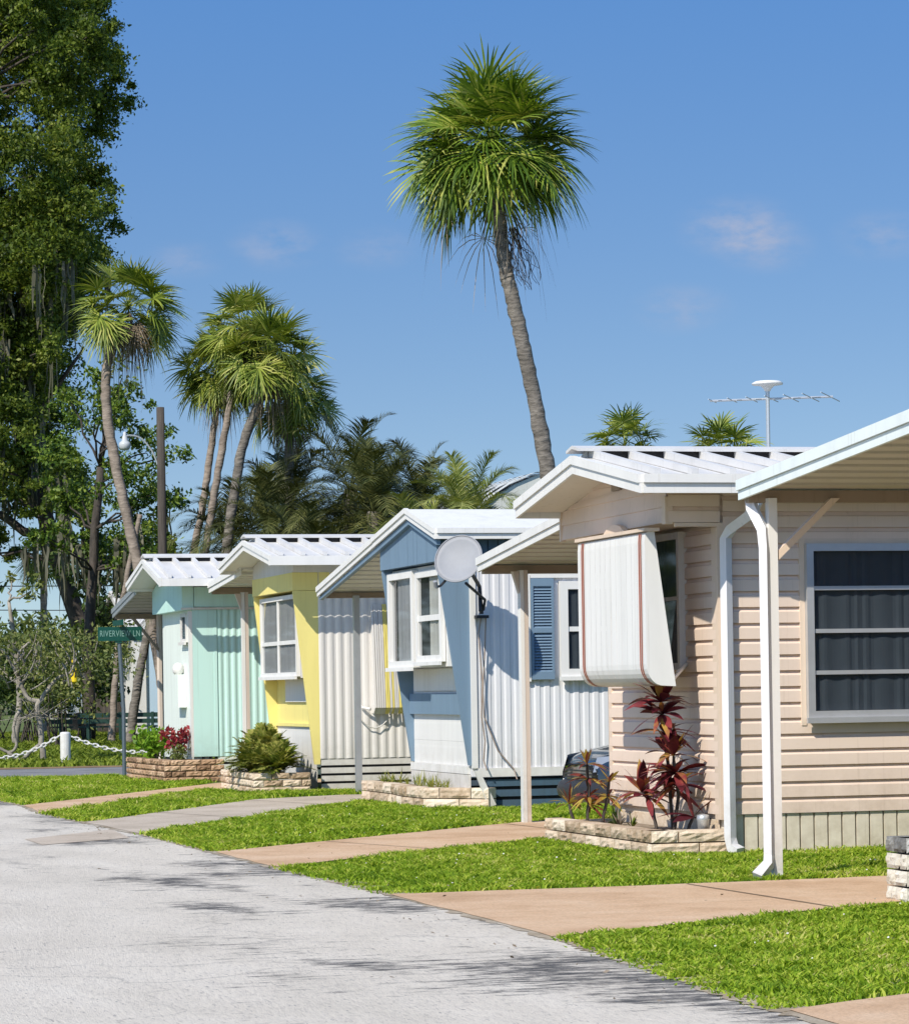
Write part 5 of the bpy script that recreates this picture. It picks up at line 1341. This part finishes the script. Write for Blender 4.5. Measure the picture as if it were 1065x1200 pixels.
def broadleaf(name, label, base, trunk, clumps, leafmat, bark, per, size, seed, r0=.4, r1=.2, moss=0, group=None, mossz=(0, 99), aspect=.5, twigs=True):
    """trunk: points; clumps: (centre, radius); limbs run from the trunk to clumps"""
    t = thing(name, label, 'tree', base, group)
    g = np.random.default_rng(seed)
    m = MB(); pts = wob(trunk, .03, seed, 4); n = len(pts)
    m.tube(pts, [r0 + (r1 - r0) * i / (n - 1) for i in range(n)], 10)
    C = np.array([c for c, r_ in clumps]); RR = np.array([r_ for c, r_ in clumps])
    if twigs:
        for i, c in enumerate(C):
            # start from the nearest trunk point below the clump
            cand = [p for p in pts if p.z < c[2] - .2] or [pts[0]]
            s = min(cand, key=lambda p: (p - Vector(c)).length)
            if i % 2 == 0: limb(m, s, Vector(c), max(.03, r1 * .38), .015, seed + i)
    m.build('trunk', bark, t, True)
    cc = []; cr = []
    for c, r_ in zip(C, RR):
        k = max(3, int(9 * r_ ** 1.3))
        sub = c + unit(g.normal(0, 1, (k, 3))) * (g.random(k) ** .4)[:, None] * r_ * np.array([1, 1, .8])
        cc.append(sub); cr.append(np.full(k, r_) * g.uniform(.22, .5, k))
    cc = np.concatenate(cc); cr = np.concatenate(cr)
    V, f = leaf_cloud(g, cc, cr, per, size, aspect=aspect)
    mesh_obj('crown', V, f, leafmat, t)
    if moss:
        sel = [i for i in range(len(cc)) if mossz[0] < cc[i][2] < mossz[1]]
        sel = g.choice(sel, min(moss, len(sel) * 3))
        P = []; W = []; S = []
        for i in sel:
            for q in range(5):
                p = cc[i] + g.normal(0, .10, 3) + np.array([0, 0, -cr[i] * .6]); L_ = g.uniform(.5, 1.7)
                tt = np.linspace(0, 1, 6)
                line = p[None] + np.stack([g.normal(0, .03, 6).cumsum(), g.normal(0, .03, 6).cumsum(), -tt * L_], 1)
                P.append(line); W.append(np.array([.03, .05, .045, .035, .02, .004]) * g.uniform(.5, 1.4)); a = g.uniform(0, 6.28); S.append([math.cos(a), math.sin(a), 0])
        V, f = strips(np.array(P), np.array(W), np.array(S)); tag(mesh_obj('hanging_moss', V, f, 'moss', t), None, None, kind='stuff')
    return t

g = np.random.default_rng(77)
# the big live oak: crown mostly left of and above the frame edge; right edge of the crown follows the photo
clumps = []
def oak_edge(z):   # right side of the crown, metres right of the line of sight
    return np.interp(z, [4.5, 6.5, 8, 9.5, 11, 12.5, 13.7, 14.8, 15.5, 16.4, 18.0, 19.3, 22], [-9.9, -9.4, -10.0, -9.8, -9.5, -9.1, -8.6, -8.85, -9.2, -8.3, -8.2, -8.5, -9.5])
for k in range(300):
    z = g.uniform(6.4, 22) if k % 5 else g.uniform(9.0, 14.5); r_ = g.uniform(.55, 1.05)
    e = oak_edge(z) - r_ * .55
    rt = e - abs(g.normal(0, 1)) * 1.5 if k < 200 else g.uniform(-19, e)
    clumps.append((at(rt * 1.15, 92 + g.uniform(-4, 4), z * 1.15 - .19), r_ * 1.12))
for k in range(16):   # low sprays under the crown
    clumps.append((at(g.uniform(-15, -10.6), 92 + g.uniform(-3, 3), g.uniform(5.3, 7.4)), g.uniform(.4, .65)))
oak = broadleaf('oak_tree', 'huge dark live oak hung with moss filling the left side of the photo', at(-10.4, 92, 0),
    [at(-10.35, 92.0, 0.00), at(-10.64, 92.0, 1.65), at(-11.21, 92.0, 3.49), at(-12.02, 92.0, 6.02), at(-12.88, 92.0, 9.01), at(-13.57, 92.0, 12.46), at(-13.80, 92.0, 17.06), at(-13.80, 92.0, 20.51)], clumps, 'oak_leaf', 'oak_bark', 150, .145, 12, .33, .14, moss=260, mossz=(7, 15))
m = MB()
for i, (a, b, ra, rb) in enumerate([((-12.0, 92, 6.0), (-10.0, 91, 7.7), .13, .04), ((-12.0, 92, 6.0), (-15.5, 91.5, 7.2), .16, .07), ((-12.9, 92, 9), (-10.8, 91, 11.5), .12, .04), ((-15.5, 91.5, 7.2), (-17, 91, 8.1), .08, .03)]):
    limb(m, at(*a), at(*b), ra, rb, 50 + i)
m.build('limb', 'oak_bark', oak, True)

def copy_tree(o, label, loc, rz):  # oak copies out of view, added to be mirrored in the window panes
    r_ = o.copy(); COL.objects.link(r_); r_.location = loc; r_.rotation_euler = (0, 0, rz); r_['label'] = label
    for ch in list(o.children):
        c = ch.copy(); COL.objects.link(c); c.parent = r_
    return r_
OAKG = 'live oaks across the side street'
oak['group'] = OAKG
copy_tree(oak, 'middle one of three unseen live oaks added past the left edge for pane reflections', (-15.0, 95.0, 0), 2.2)
copy_tree(oak, 'nearest of three unseen live oaks added past the left edge for pane reflections', (-24.0, 78.0, 0), 4.0)
copy_tree(oak, 'farthest of three unseen live oaks added past the left edge for pane reflections', (-11.0, 124.0, 0), 1.0)

# lighter tree behind the curved palm
cl = []
for k in range(50):
    rt = g.uniform(-10.4, -7.0); z = g.uniform(4.4, 9.4)
    if rt > -7.9 and z > 8.3: continue
    cl.append((at(rt, 78 + g.uniform(-2.2, 2.2), z), g.uniform(.4, .8)))
broadleaf('broadleaf_tree', 'lighter green leafy tree behind the curved pale palm trunk', at(-9.2, 78, 0), [at(-9.3, 78, 0), at(-9.2, 78, 3.4), at(-8.9, 78, 7)], cl, 'tree_leaf', 'oak_bark', 70, .135, 13, .18, .09, moss=40, mossz=(4.3, 6.0), group='broadleaf trees on the left')
# dark small tree over the frangipani
cl = [(at(g.uniform(-11.2, -8.7), 90 + g.uniform(-1.5, 1.5), g.uniform(2.6, 5.4)), g.uniform(.45, .85)) for k in range(34)]
broadleaf('broadleaf_tree', 'dense dark green small tree above the yellow green bush', at(-10.2, 90, 0), [at(-9.9, 90, 0), at(-10.2, 90, 2), at(-10.5, 90, 4)], cl, 'bush_leaf', 'oak_bark', 34, .20, 14, .28, .12, group='broadleaf trees on the left')
# twiggy half bare tree at the left edge
cl = [(at(g.uniform(-11.6, -9.6), 74 + g.uniform(-1, 1), g.uniform(1.6, 4.2)), g.uniform(.25, .45)) for k in range(16)]
broadleaf('broadleaf_tree', 'sparse pale twiggy tree at the left edge above the white chain', at(-10.6, 74, 0), [at(-10.6, 74, 0), at(-10.5, 74, 1.5), at(-10.7, 74, 3.5)], cl, 'frangi_leaf', 'pale_bark', 12, .16, 15, .10, .04, group='broadleaf trees on the left')
# leaning bare trunks under the mint home's carport roof
for lab, path, ra, rb in (('stout pale trunk rising beside the carport post of the mint home', [at(-6.75, 72.5, 0), at(-6.78, 72.5, 1.9), at(-7.0, 72.5, 3.2)], .18, .16),
                          ('dark thin trunk leaning right beside the mint home carport', [at(-7.75, 73, 0), at(-7.5, 73, 1.6), at(-7.2, 73, 2.9)], .12, .10),
                          ('thin leaning pale trunk left of the utility pole', [at(-8.2, 75, 2.4), at(-8.0, 75, 3.8), at(-7.6, 75, 5.6)], .09, .06)):
    t = thing('bare_trunk', lab, 'tree trunk', tuple(path[0]))
    if path[0][2] > 0: path = [np.array([path[0][0] - .2, path[0][1], 0])] + path
    palm_trunk('trunk', path, ra, rb, 'palm_bark2' if 'pale' in lab else 'palm_bark', t, 31)

def shrub(name, label, centre, rx, rz, n, per, size, mat, seed, group=None, flat=.5, aspect=.5, stems=7, cat='shrub'):
    t = thing(name, label, cat, (centre[0], centre[1], 0 if centre[2] - rz < .1 else centre[2] - rz), group)
    g = np.random.default_rng(seed); c = np.asarray(centre)
    d = unit(g.normal(0, 1, (n, 3))); d[:, 2] = np.abs(d[:, 2]) * 1.2 - .35
    sub = c + d * (g.random(n) ** .4)[:, None] * np.array([rx, rx, rz])
    V, f = leaf_cloud(g, sub, g.uniform(.2, .4, n) * min(rx, rz) * 1.1, per, size, flat, aspect)
    V[:, 2] = np.maximum(V[:, 2], t.location.z + .02)
    mesh_obj('foliage', V, f, mat, t)
    m = MB()
    for k in range(stems):
        e = Vector(sub[k % n]); m.tube(wob([Vector((c[0] + g.normal(0, rx * .12), c[1] + g.normal(0, rx * .12), t.location.z)), e.lerp(Vector(c), .4), e], .01, k, 3), [.025, .018, .014, .012, .010, .008, .006][:7], 4)
    m.build('stem', 'oak_bark', t)
    return t
GH = 'shrubs across the side street'
shrub('shrub', 'dark green shrub at the left edge behind the pale branched bush', at(-12.0, 80, 1.4), 1.5, 1.3, 60, 40, .16, 'bush_leaf', 61, GH)
shrub('shrub', 'dark bushy shrub behind the yellow hanging feeder', at(-9.9, 82, 1.5), .95, 1.4, 50, 40, .17, 'bush_leaf', 62, GH)
shrub('shrub', 'brown olive shrub left of the green benches', at(-10.6, 66, .8), .9, .8, 40, 34, .10, 'moss', 63, GH)
shrub('shrub', 'olive shrub with lighter leaves behind the contorted bush, left of the feeder', at(-9.1, 70, 1.1), 1.0, 1.1, 42, 30, .12, 'frangi_leaf', 64, GH)
shrub('shrub', 'tall dark shrub at far left behind the sparse twiggy tree', at(-11.4, 84, 1.9), 1.3, 1.9, 80, 40, .17, 'bush_leaf', 65, GH)
shrub('shrub', 'dark shrub in the middle behind the contorted bush', at(-10.6, 76, 1.3), 1.1, 1.4, 70, 40, .15, 'bush_leaf', 66, GH)
for q_, (rt_, lb_) in enumerate(shrub_later):
    shrub('shrub', lb_, at(rt_, 77, 2.7), 2.0, 2.7, 90, 44, .20, 'bush_leaf', 80 + q_, 'undergrowth behind the homes')
# distant wood closing the view
gg = np.random.default_rng(91)
cs = np.array([at(gg.uniform(-60, 60), 190 + gg.uniform(-12, 12), gg.uniform(.8, 5.2)) for k in range(420)])
V, f = leaf_cloud(gg, cs, gg.uniform(1.0, 2.2, 420), 30, .8)
V[:, 2] = np.maximum(V[:, 2], .02)
tag(mesh_obj('distant_wood', V, f, 'bush_leaf'), 'far line of dark green trees along the horizon', 'wood', kind='stuff')

cs = np.array([at(gg.uniform(-90, -34), gg.uniform(110, 230), gg.uniform(.8, 11)) for k in range(420)])  # extra wood out of view, there only to reflect in the windows
V, f = leaf_cloud(gg, cs, gg.uniform(1.2, 2.6, 420), 26, 1.0)
V[:, 2] = np.maximum(V[:, 2], .02)
tag(mesh_obj('distant_wood', V, f, 'bush_leaf'), 'unseen wood past the left edge, added for window panes to reflect', 'wood', kind='stuff')

# pale contorted bush behind the chain
ft = thing('branched_shrub', 'spreading bush with contorted pale branches and yellow green leaves behind the chain', 'shrub', at(-7.52, 56, 0))
m = MB()
def B(path, ra, rb, seed):
    pts = wob([at(*p) for p in path], .012, seed, 4); n = len(pts)
    m.tube(pts, [ra + (rb - ra) * i / (n - 1) for i in range(n)], 6)
B([(-7.5, 56, 0), (-7.55, 56, .5), (-7.6, 56, 1.0), (-7.55, 56, 1.15)], .06, .05, 1)
B([(-7.55, 56, 1.12), (-7.8, 56, 1.2), (-7.95, 56, 1.6), (-8.15, 56, 1.95), (-8.35, 56, 2.15)], .05, .03, 2)
B([(-7.55, 56, 1.12), (-7.4, 56, 1.35), (-7.2, 56, 1.55), (-7.0, 56, 1.65), (-6.9, 56, 1.9)], .045, .025, 3)
B([(-7.95, 56, 1.6), (-7.9, 55.8, 2.0), (-7.7, 55.8, 2.2)], .03, .02, 4)
B([(-7.95, 56.2, 1.0), (-8.05, 56, .65), (-8.0, 56, .35), (-8.15, 56, .2), (-8.5, 56, .42), (-8.7, 56, .6)], .035, .025, 5)
B([(-8.15, 56, .2), (-7.95, 56, .05), (-7.75, 56, .2), (-7.55, 56, .35)], .04, .035, 6)
g = np.random.default_rng(5)
tips = []
for k in range(45):
    s = (g.uniform(-8.4, -6.6), 56 + g.normal(0, .45), g.uniform(1.3, 1.9)); e = (s[0] + g.normal(0, .25), s[1] + g.normal(0, .25), s[2] + g.uniform(.2, .75))
    B([s, ((s[0] + e[0]) / 2 + .05, (s[1] + e[1]) / 2, (s[2] + e[2]) / 2), e], .016, .008, 20 + k); tips.append(at(*e))
for k in range(40):   # dead twigs below
    s = (-7.65 + g.normal(0, .15), 56 + g.normal(0, .3), .85); e = (s[0] + g.normal(0, .35), s[1] + g.normal(0, .3), s[2] + g.uniform(-.25, .45))
    B([s, e], .007, .003, 120 + k)
m.build('branch', 'pale_bark', ft, True)
tips = np.array(tips + [at(g.uniform(-9.2, -5.9), 56 + g.normal(0, .5), g.uniform(1.6, 2.5)) for k in range(150)])
V, f = leaf_cloud(g, tips, np.full(len(tips), .20), 22, .095, .3, .42); mesh_obj('foliage', V, f, 'frangi_leaf', ft)

# ------------------------------------------------------------------ park furniture across the side street
bo = thing('bollard', 'short white round post carrying the white chain', 'bollard', (7.42, 54.4, 0))
b_ = MB(); b_.lathe((7.42, 54.4, 0), [(.093, 0), (.093, .545), (.085, .565), (.05, .575)], 20); b_.build('shaft', 'white', bo)
def chain(label, p0, p1, sag, n):
    t = thing('chain', label, 'chain', (min(p0[0], p1[0]), p0[1], 0), 'white chains between posts')
    m = MB(); p0, p1 = Vector(p0), Vector(p1)
    C = lambda s: p0.lerp(p1, s) - Vector((0, 0, sag * 4 * s * (1 - s)))
    for i in range(n):
        a, b = C((i - .22) / n if i else 0), C(min(1, (i + 1.22) / n)); d = (b - a).normalized(); sd = d.cross(Vector((0, 0, 1))).normalized()
        if i % 2: sd = sd.cross(d)
        mid = (a + b) / 2; hl = (b - a).length * .5; hw = .028
        path = [mid + d * hl * math.cos(q * math.pi / 5) * .95 + sd * hw * math.sin(q * math.pi / 5) for q in range(11)]
        m.tube(path, .0135, 5, cap=False)
    m.build('links', 'white', t)
chain('white chain sagging from the post to the left edge', (7.33, 54.4, .52), (5.2, 54.7, .42), .34, 26)
chain('white chain sagging from the post towards the brown planter', (7.51, 54.4, .50), (9.6, 54.1, .30), .20, 26)

def bench(label, c, L_, rot, n=3):
    t = thing('park_bench', label, 'bench', c, 'green park benches'); t.rotation_euler = (0, 0, rot)
    def part(name, mb):
        o = mb.build(name, 'green_paint'); o.location = (0, 0, 0); return o
    def P(name, boxes):
        me = MB()
        for b in boxes: me.box(*b)
        o = bpy.data.objects.new(name, bpy.data.meshes.new(name)); COL.objects.link(o)
        o.data.from_pydata(me.v, [], me.f); o.data.materials.append(M['green_paint']); o.parent = t
    h = L_ / 2
    P('seat', [(-h, h, y, y + .1, .40, .44) for y in (-.22, -.10, .02)])
    P('backrest', [(-h, h, -.27, -.235, z, z + .11) for z in (.50, .65)])
    for x in (-h + .25, 0, h - .25):
        P('leg', [(x - .035, x + .035, -.30, -.275, 0, .78), (x - .035, x + .035, .08, .13, 0, .395)])
    return t
bench('long dark green slatted park bench seen from behind under the street sign', tuple(at(-8.25, 76, 0)), 2.1, -TH)
bench('short dark green bench left of the long one', tuple(at(-9.75, 76.4, 0)), .55, -TH)

fe = thing('hanging_feeder', 'small yellow tube hanging in front of the dark shrubs', 'feeder', tuple(at(-7.55, 61, 1.45)))
b_ = MB(); c = at(-7.55, 61, 1.45); b_.lathe(c, [(.02, 0), (.075, .04), (.08, .30), (.05, .34), (.06, .38), (.05, .46), (.01, .5)], 12); b_.build('tube', 'yellow_plastic', fe)
b_ = MB(); b_.tube([c + np.array([0, 0, .5]), c + np.array([0, 0, .95])], .006, 4); b_.build('hook', 'black', fe)

# utility pole with lamp
up = thing('utility_pole', 'dark wooden utility pole without crossarm left of the palm clump', 'utility pole', tuple(at(-6.6, 70, 0)))
b_ = MB(); pole = at(-6.58, 70, 0); b_.tube([pole, at(-6.6, 70, 4), at(-6.6, 70, 7.75)], [.12, .105, .09], 10); b_.build('pole', 'pole_wood', up, True)
sl_ = thing('street_lamp', 'white bell shaped street lamp on a curved arm from the utility pole', 'street lamp', tuple(at(-7.42, 70, 6.85)))
lc = at(-7.42, 70, 6.75)
b_ = MB(); b_.lathe(lc, [(.085, .04), (.12, .08), (.14, .16), (.12, .21), (.07, .25), (.06, .34), (.04, .38), (.035, .44), (.01, .46)], 18); b_.build('lamp_hood', 'lamp_glass', sl_, True)
b_ = MB(); b_.tube(wob([at(-6.65, 70, 6.35), at(-6.8, 70, 6.75), at(-7.05, 70, 7.05), at(-7.3, 70, 7.12), at(-7.42, 70, 7.08)], 0, 1, 4), .02, 6); b_.build('arm', 'galv', sl_)
for i, (z0, z1, dp) in enumerate(((4.75, 4.72, 100), (3.85, 3.3, 108), (4.25, 3.95, 108))):
    m = MB(); z = z0
    a, b = at(-34, dp, z0 + .5), at(30, dp, z1 + .4)
    m.tube([a + (b - a) * t + np.array([0, 0, -1.0 * 4 * t * (1 - t) * .5]) for t in np.linspace(0, 1, 24)], .016, 4)
    o = m.build('power_line', 'black')
    tag(o, ['highest thin overhead wire crossing the sky at far left', 'lowest thin overhead wire crossing the sky at far left', 'middle thin overhead wire crossing the sky at far left'][i], 'power line', 'overhead wires at far left')

# far white house, pale metal roofed building, white van
fh = thing('far_house', 'small white far house with a pale blue porch post seen under the mint home carport', 'house', tuple(at(-8.1, 88, 0)))
c = at(-8.1, 88, 0)
b_ = MB(); lap(b_, 'y', c[1] - 2.0, c[0] - 1.0, c[0] + 7, 0, 3.0, .22, .02); b_.box(c[0] - 1.0, c[0] + 7, c[1] - 1.995, c[1] + 4, 0, 3.0); b_.build('wall', 'white', fh)
b_ = MB(); b_.prism([(c[1] - 2.5, 2.95), (c[1] + 1, 4.2), (c[1] + 4.5, 2.95), (c[1] + 4.5, 2.85), (c[1] + 1, 4.05), (c[1] - 2.5, 2.85)], 'x', c[0] - 1.6, c[0] + 7.4); b_.build('roof', 'white_roof', fh)
for dx, mt in ((-1.45, 'white'), (-1.0, 'pale_blue')):
    b_ = MB(); b_.box(c[0] + dx, c[0] + dx + .28, c[1] - 2.35, c[1] - 2.05, 0, 2.9); b_.build('porch_post', mt, fh)
b_ = MB(); b_.box(c[0] + 2.4, c[0] + 3.2, c[1] - 2.06, c[1] - 2.022, 1.0, 2.2); b_.build('window', 'curtain_grey', fh)

mb_ = thing('metal_roofed_building', 'pale corrugated rounded metal roof rising behind the light date palms', 'building', tuple(at(1.2, 80, 0)))
c = at(1.9, 80, 0)
b_ = MB(); n = 16; Rw = 3.1
pr = [(Rw * math.cos(math.pi * (1 - i / n)), 4.3 + 2.35 * math.sin(math.pi * i / n)) for i in range(n + 1)]
for (xa, za), (xb, zb) in zip(pr, pr[1:]):
    for q in range(24):
        y0 = c[1] - 5 + q * .45; o = .05 if q % 2 else 0
        b_.quad((c[0] + xa, y0, za - o), (c[0] + xb, y0, zb - o), (c[0] + xb, y0 + .45, zb - o), (c[0] + xa, y0 + .45, za - o))
b_.build('roof', 'metal_roof', mb_)
b_ = MB(); b_.prism([(c[0] - Rw + .05, 0), (c[0] + Rw - .05, 0)] + [(c[0] + x * .98, z - .08) for x, z in pr[::-1]], 'y', c[1] - 4.9, c[1] + 5.5); b_.build('wall', 'metal_roof', mb_)

vn = thing('parked_van', 'white vehicle parked far off left of the white house', 'van', tuple(at(-10.9, 98, 0)))
c = at(-10.9, 98, 0)
b_ = MB(); b_.prism([(c[0] - 1.9, .45), (c[0] - 1.95, .95), (c[0] - 1.1, 1.1), (c[0] - .6, 1.75), (c[0] + 1.7, 1.78), (c[0] + 1.9, 1.1), (c[0] + 1.9, .45)], 'y', c[1] - .85, c[1] + .85); b_.build('body', 'white', vn)
b_ = MB(); b_.prism([(c[0] - .95, 1.15), (c[0] - .55, 1.62), (c[0] + 1.5, 1.64), (c[0] + 1.65, 1.15)], 'y', c[1] - .86, c[1] - .852); b_.build('window', 'black', vn)
for dx in (-1.2, 1.2):
    b_ = MB(); b_.prism([(c[0] + dx + .33 * math.cos(a * .524), .33 + .33 * math.sin(a * .524)) for a in range(12)], 'y', c[1] - .88, c[1] - .6); b_.build('wheel', 'rubber', vn)

# ------------------------------------------------------------------ planting in the beds
def rosette(m_, g, c, n, length, width, el=(10, 80), droop=.5, gravity=1.0):
    P = []; W = []; S = []
    for k in range(n):
        a = g.uniform(0, 6.283); e = math.radians(g.uniform(*el)); d = np.array([math.cos(a) * math.cos(e), math.sin(a) * math.cos(e), math.sin(e)])
        L_ = length * g.uniform(.65, 1.15); t = np.linspace(0, 1, 7)
        P.append(np.asarray(c) + d[None] * (t * L_)[:, None] - np.array([0, 0, 1.0]) * (droop * L_ * t ** 2 * math.cos(e))[:, None])
        W.append(np.array([.25, .55, .9, 1, .85, .5, .04]) * width * g.uniform(.7, 1.2)); s = np.cross(d, [0, 0, 1]); s = unit(s); S.append(unit(s + g.normal(0, .25, 3)))
    m_.append((np.array(P), np.array(W), np.array(S)))

def cane_plant(label, stems, mat, length, width, n, seed, cat='plant', name='cordyline', group=None, droop=.45):
    """upright canes, each a list of points, with leaf rosettes along the upper part"""
    t = thing(name, label, cat, stems[0][0][0], group)
    g = np.random.default_rng(seed); acc = []; m = MB()
    for pts, heads in stems:
        q = wob(pts, .004, seed, 4); m.tube(q, [.013] * (len(q) - 1) + [.008], 6)
        for h, sc in heads:
            k = min(len(q) - 1, int(h * (len(q) - 1))); rosette(acc, g, q[k], int(n * sc), length * (.75 + .25 * sc), width, (5, 85) if h > .95 else (-15, 55), droop)
    m.build('stem', 'oak_bark', t, True)
    V, f = strips(np.concatenate([a[0] for a in acc]), np.concatenate([a[1] for a in acc]), np.concatenate([a[2] for a in acc]))
    mesh_obj('leaves', V, f, mat, t)
    return t
X0 = np.array
cane_plant('tall dark red cordyline plant standing in the planter under the white awning', [
    ([(7.50, 21.75, .15), (7.47, 21.74, .6), (7.41, 21.72, 1.12)], [(1, 1.2), (.9, .9), (.8, .7), (.68, .6), (.55, .5), (.42, .4)]),
    ([(7.46, 21.62, .15), (7.50, 21.62, .42), (7.46, 21.60, .72)], [(1, 1.0), (.85, .8), (.65, .7)]),
    ([(7.44, 21.95, .15), (7.42, 22.0, .34), (7.36, 22.05, .44)], [(1, .9), (.75, .7)]),
    ([(7.54, 21.55, .15), (7.58, 21.52, .26)], [(1, .5)])], 'maroon_leaf', .30, .032, 24, 3)
cane_plant('small yellow and red leaved plant at the far end of the cream planter', [
    ([(7.36, 23.45, .15), (7.38, 23.45, .36), (7.37, 23.45, .62)], [(1, .9), (.8, .8), (.6, .8), (.4, .7)]),
    ([(7.44, 23.3, .15), (7.48, 23.3, .32), (7.5, 23.28, .48)], [(1, .7), (.7, .7)]),
    ([(7.30, 23.6, .15), (7.26, 23.6, .30)], [(1, .7)])], 'croton_leaf', .19, .016, 22, 5, name='croton')
for i, (x, y, n, sz, mt, lab) in enumerate(((7.42, 22.9, 20, .20, 'bush_leaf', 'spiky dark low plant between the croton and the cordyline'), (7.34, 22.55, 14, .15, 'palm_dry', 'pale dry tuft of strap leaves in the cream planter'), (7.36, 22.3, 16, .14, 'cycad', 'small green tuft in front of the cordyline stems'))):
    t = thing('strap_plant', lab, 'plant', (x, y, .15)); acc = []; g = np.random.default_rng(40 + i); rosette(acc, g, (x, y, .15), n, sz, .010, (15, 85), .5)
    V, f = strips(*acc[0]); mesh_obj('leaves', V, f, mt, t)
# ferny bush in the third planter
ct = thing('cycad_bush', 'dense ferny green bush filling the planter of the yellow home', 'bush', (7.62, 37.4, .2))
gq = np.random.default_rng(17)
FR = pinnate_crown(100, 22, 1.0, 18, .36, (8, 86), .032, .45)
spots_ = []
for i in range(24):
    d_ = unit(gq.normal(0, 1, 3)); d_[2] = abs(d_[2]) * .8
    p_ = np.array([7.62, 37.5, .24]) + d_ * np.array([.24, .95, .34]) * gq.uniform(.5, 1)
    spots_.append((FR[0] * gq.uniform(.26, .46), p_, gq.uniform(0, 6.28)))
VV = []; FF = []; o_ = 0
for v_, p_, a_r in spots_:
    c_r, s_r = math.cos(a_r), math.sin(a_r)
    VV.append(np.stack([v_[:, 0] * c_r - v_[:, 1] * s_r, v_[:, 0] * s_r + v_[:, 1] * c_r, v_[:, 2]], 1) + p_); FF.append(FR[1] + o_); o_ += len(v_)
mesh_obj('fronds', np.concatenate(VV), np.concatenate(FF), 'cycad', ct)
LEAFG = 'plants in the brown planter of the mint home'
def small_bush(label, c, r_, n, per, sz, mat, seed, group=None):
    t = thing('small_bush', label, 'plant', (c[0], c[1], c[2] - r_ * .6), group); g = np.random.default_rng(seed)
    sub = np.asarray(c) + unit(g.normal(0, 1, (n, 3))) * (g.random(n) ** .4)[:, None] * r_ * np.array([1, 1, .8])
    V, f = leaf_cloud(g, sub, np.full(n, r_ * .35), per, sz, .6, .6); mesh_obj('leaves', V, f, mat, t)
    m = MB()
    for k in range(5): m.tube([(c[0], c[1], c[2] - r_ * .9), tuple(sub[k])], .008, 4)
    m.build('stem', 'oak_bark', t)
small_bush('bright lime leaved bush at the left of the brown planter', (7.22, 43.4, .55), .30, 26, 22, .085, 'lime_leaf', 71, LEAFG)
small_bush('red leaved plant at the wall side of the brown planter', (7.40, 42.7, .60), .22, 18, 16, .085, 'red_leaf', 72, LEAFG)
small_bush('low cream flecked plant along the rim of the brown planter', (7.35, 42.35, .40), .16, 18, 16, .05, 'frangi_leaf', 73, LEAFG)
wt = thing('weed_patch', 'straggly weeds growing in the planter of the blue home', 'weeds', (8.1, 31.6, .2)); acc = []; g = np.random.default_rng(8)
for k in range(34): rosette(acc, g, (g.uniform(8.0, 8.25), g.uniform(30.6, 33.4), .2), 9, g.uniform(.08, .2), .005, (30, 88), .3)
V, f = strips(np.concatenate([a[0] for a in acc]), np.concatenate([a[1] for a in acc]), np.concatenate([a[2] for a in acc])); mesh_obj('leaves', V, f, 'cycad', wt)
# small pale lantern stones by the planter corner
gb = thing('garden_light', 'small grey round garden light beside the corner of the beige home', 'garden light', (7.62, 21.42, .15))
b_ = MB(); b_.lathe((7.62, 21.42, .15), [(.04, 0), (.045, .09), (.05, .10), (.045, .13), (.01, .14)], 14); b_.build('housing', 'galv', gb, True)
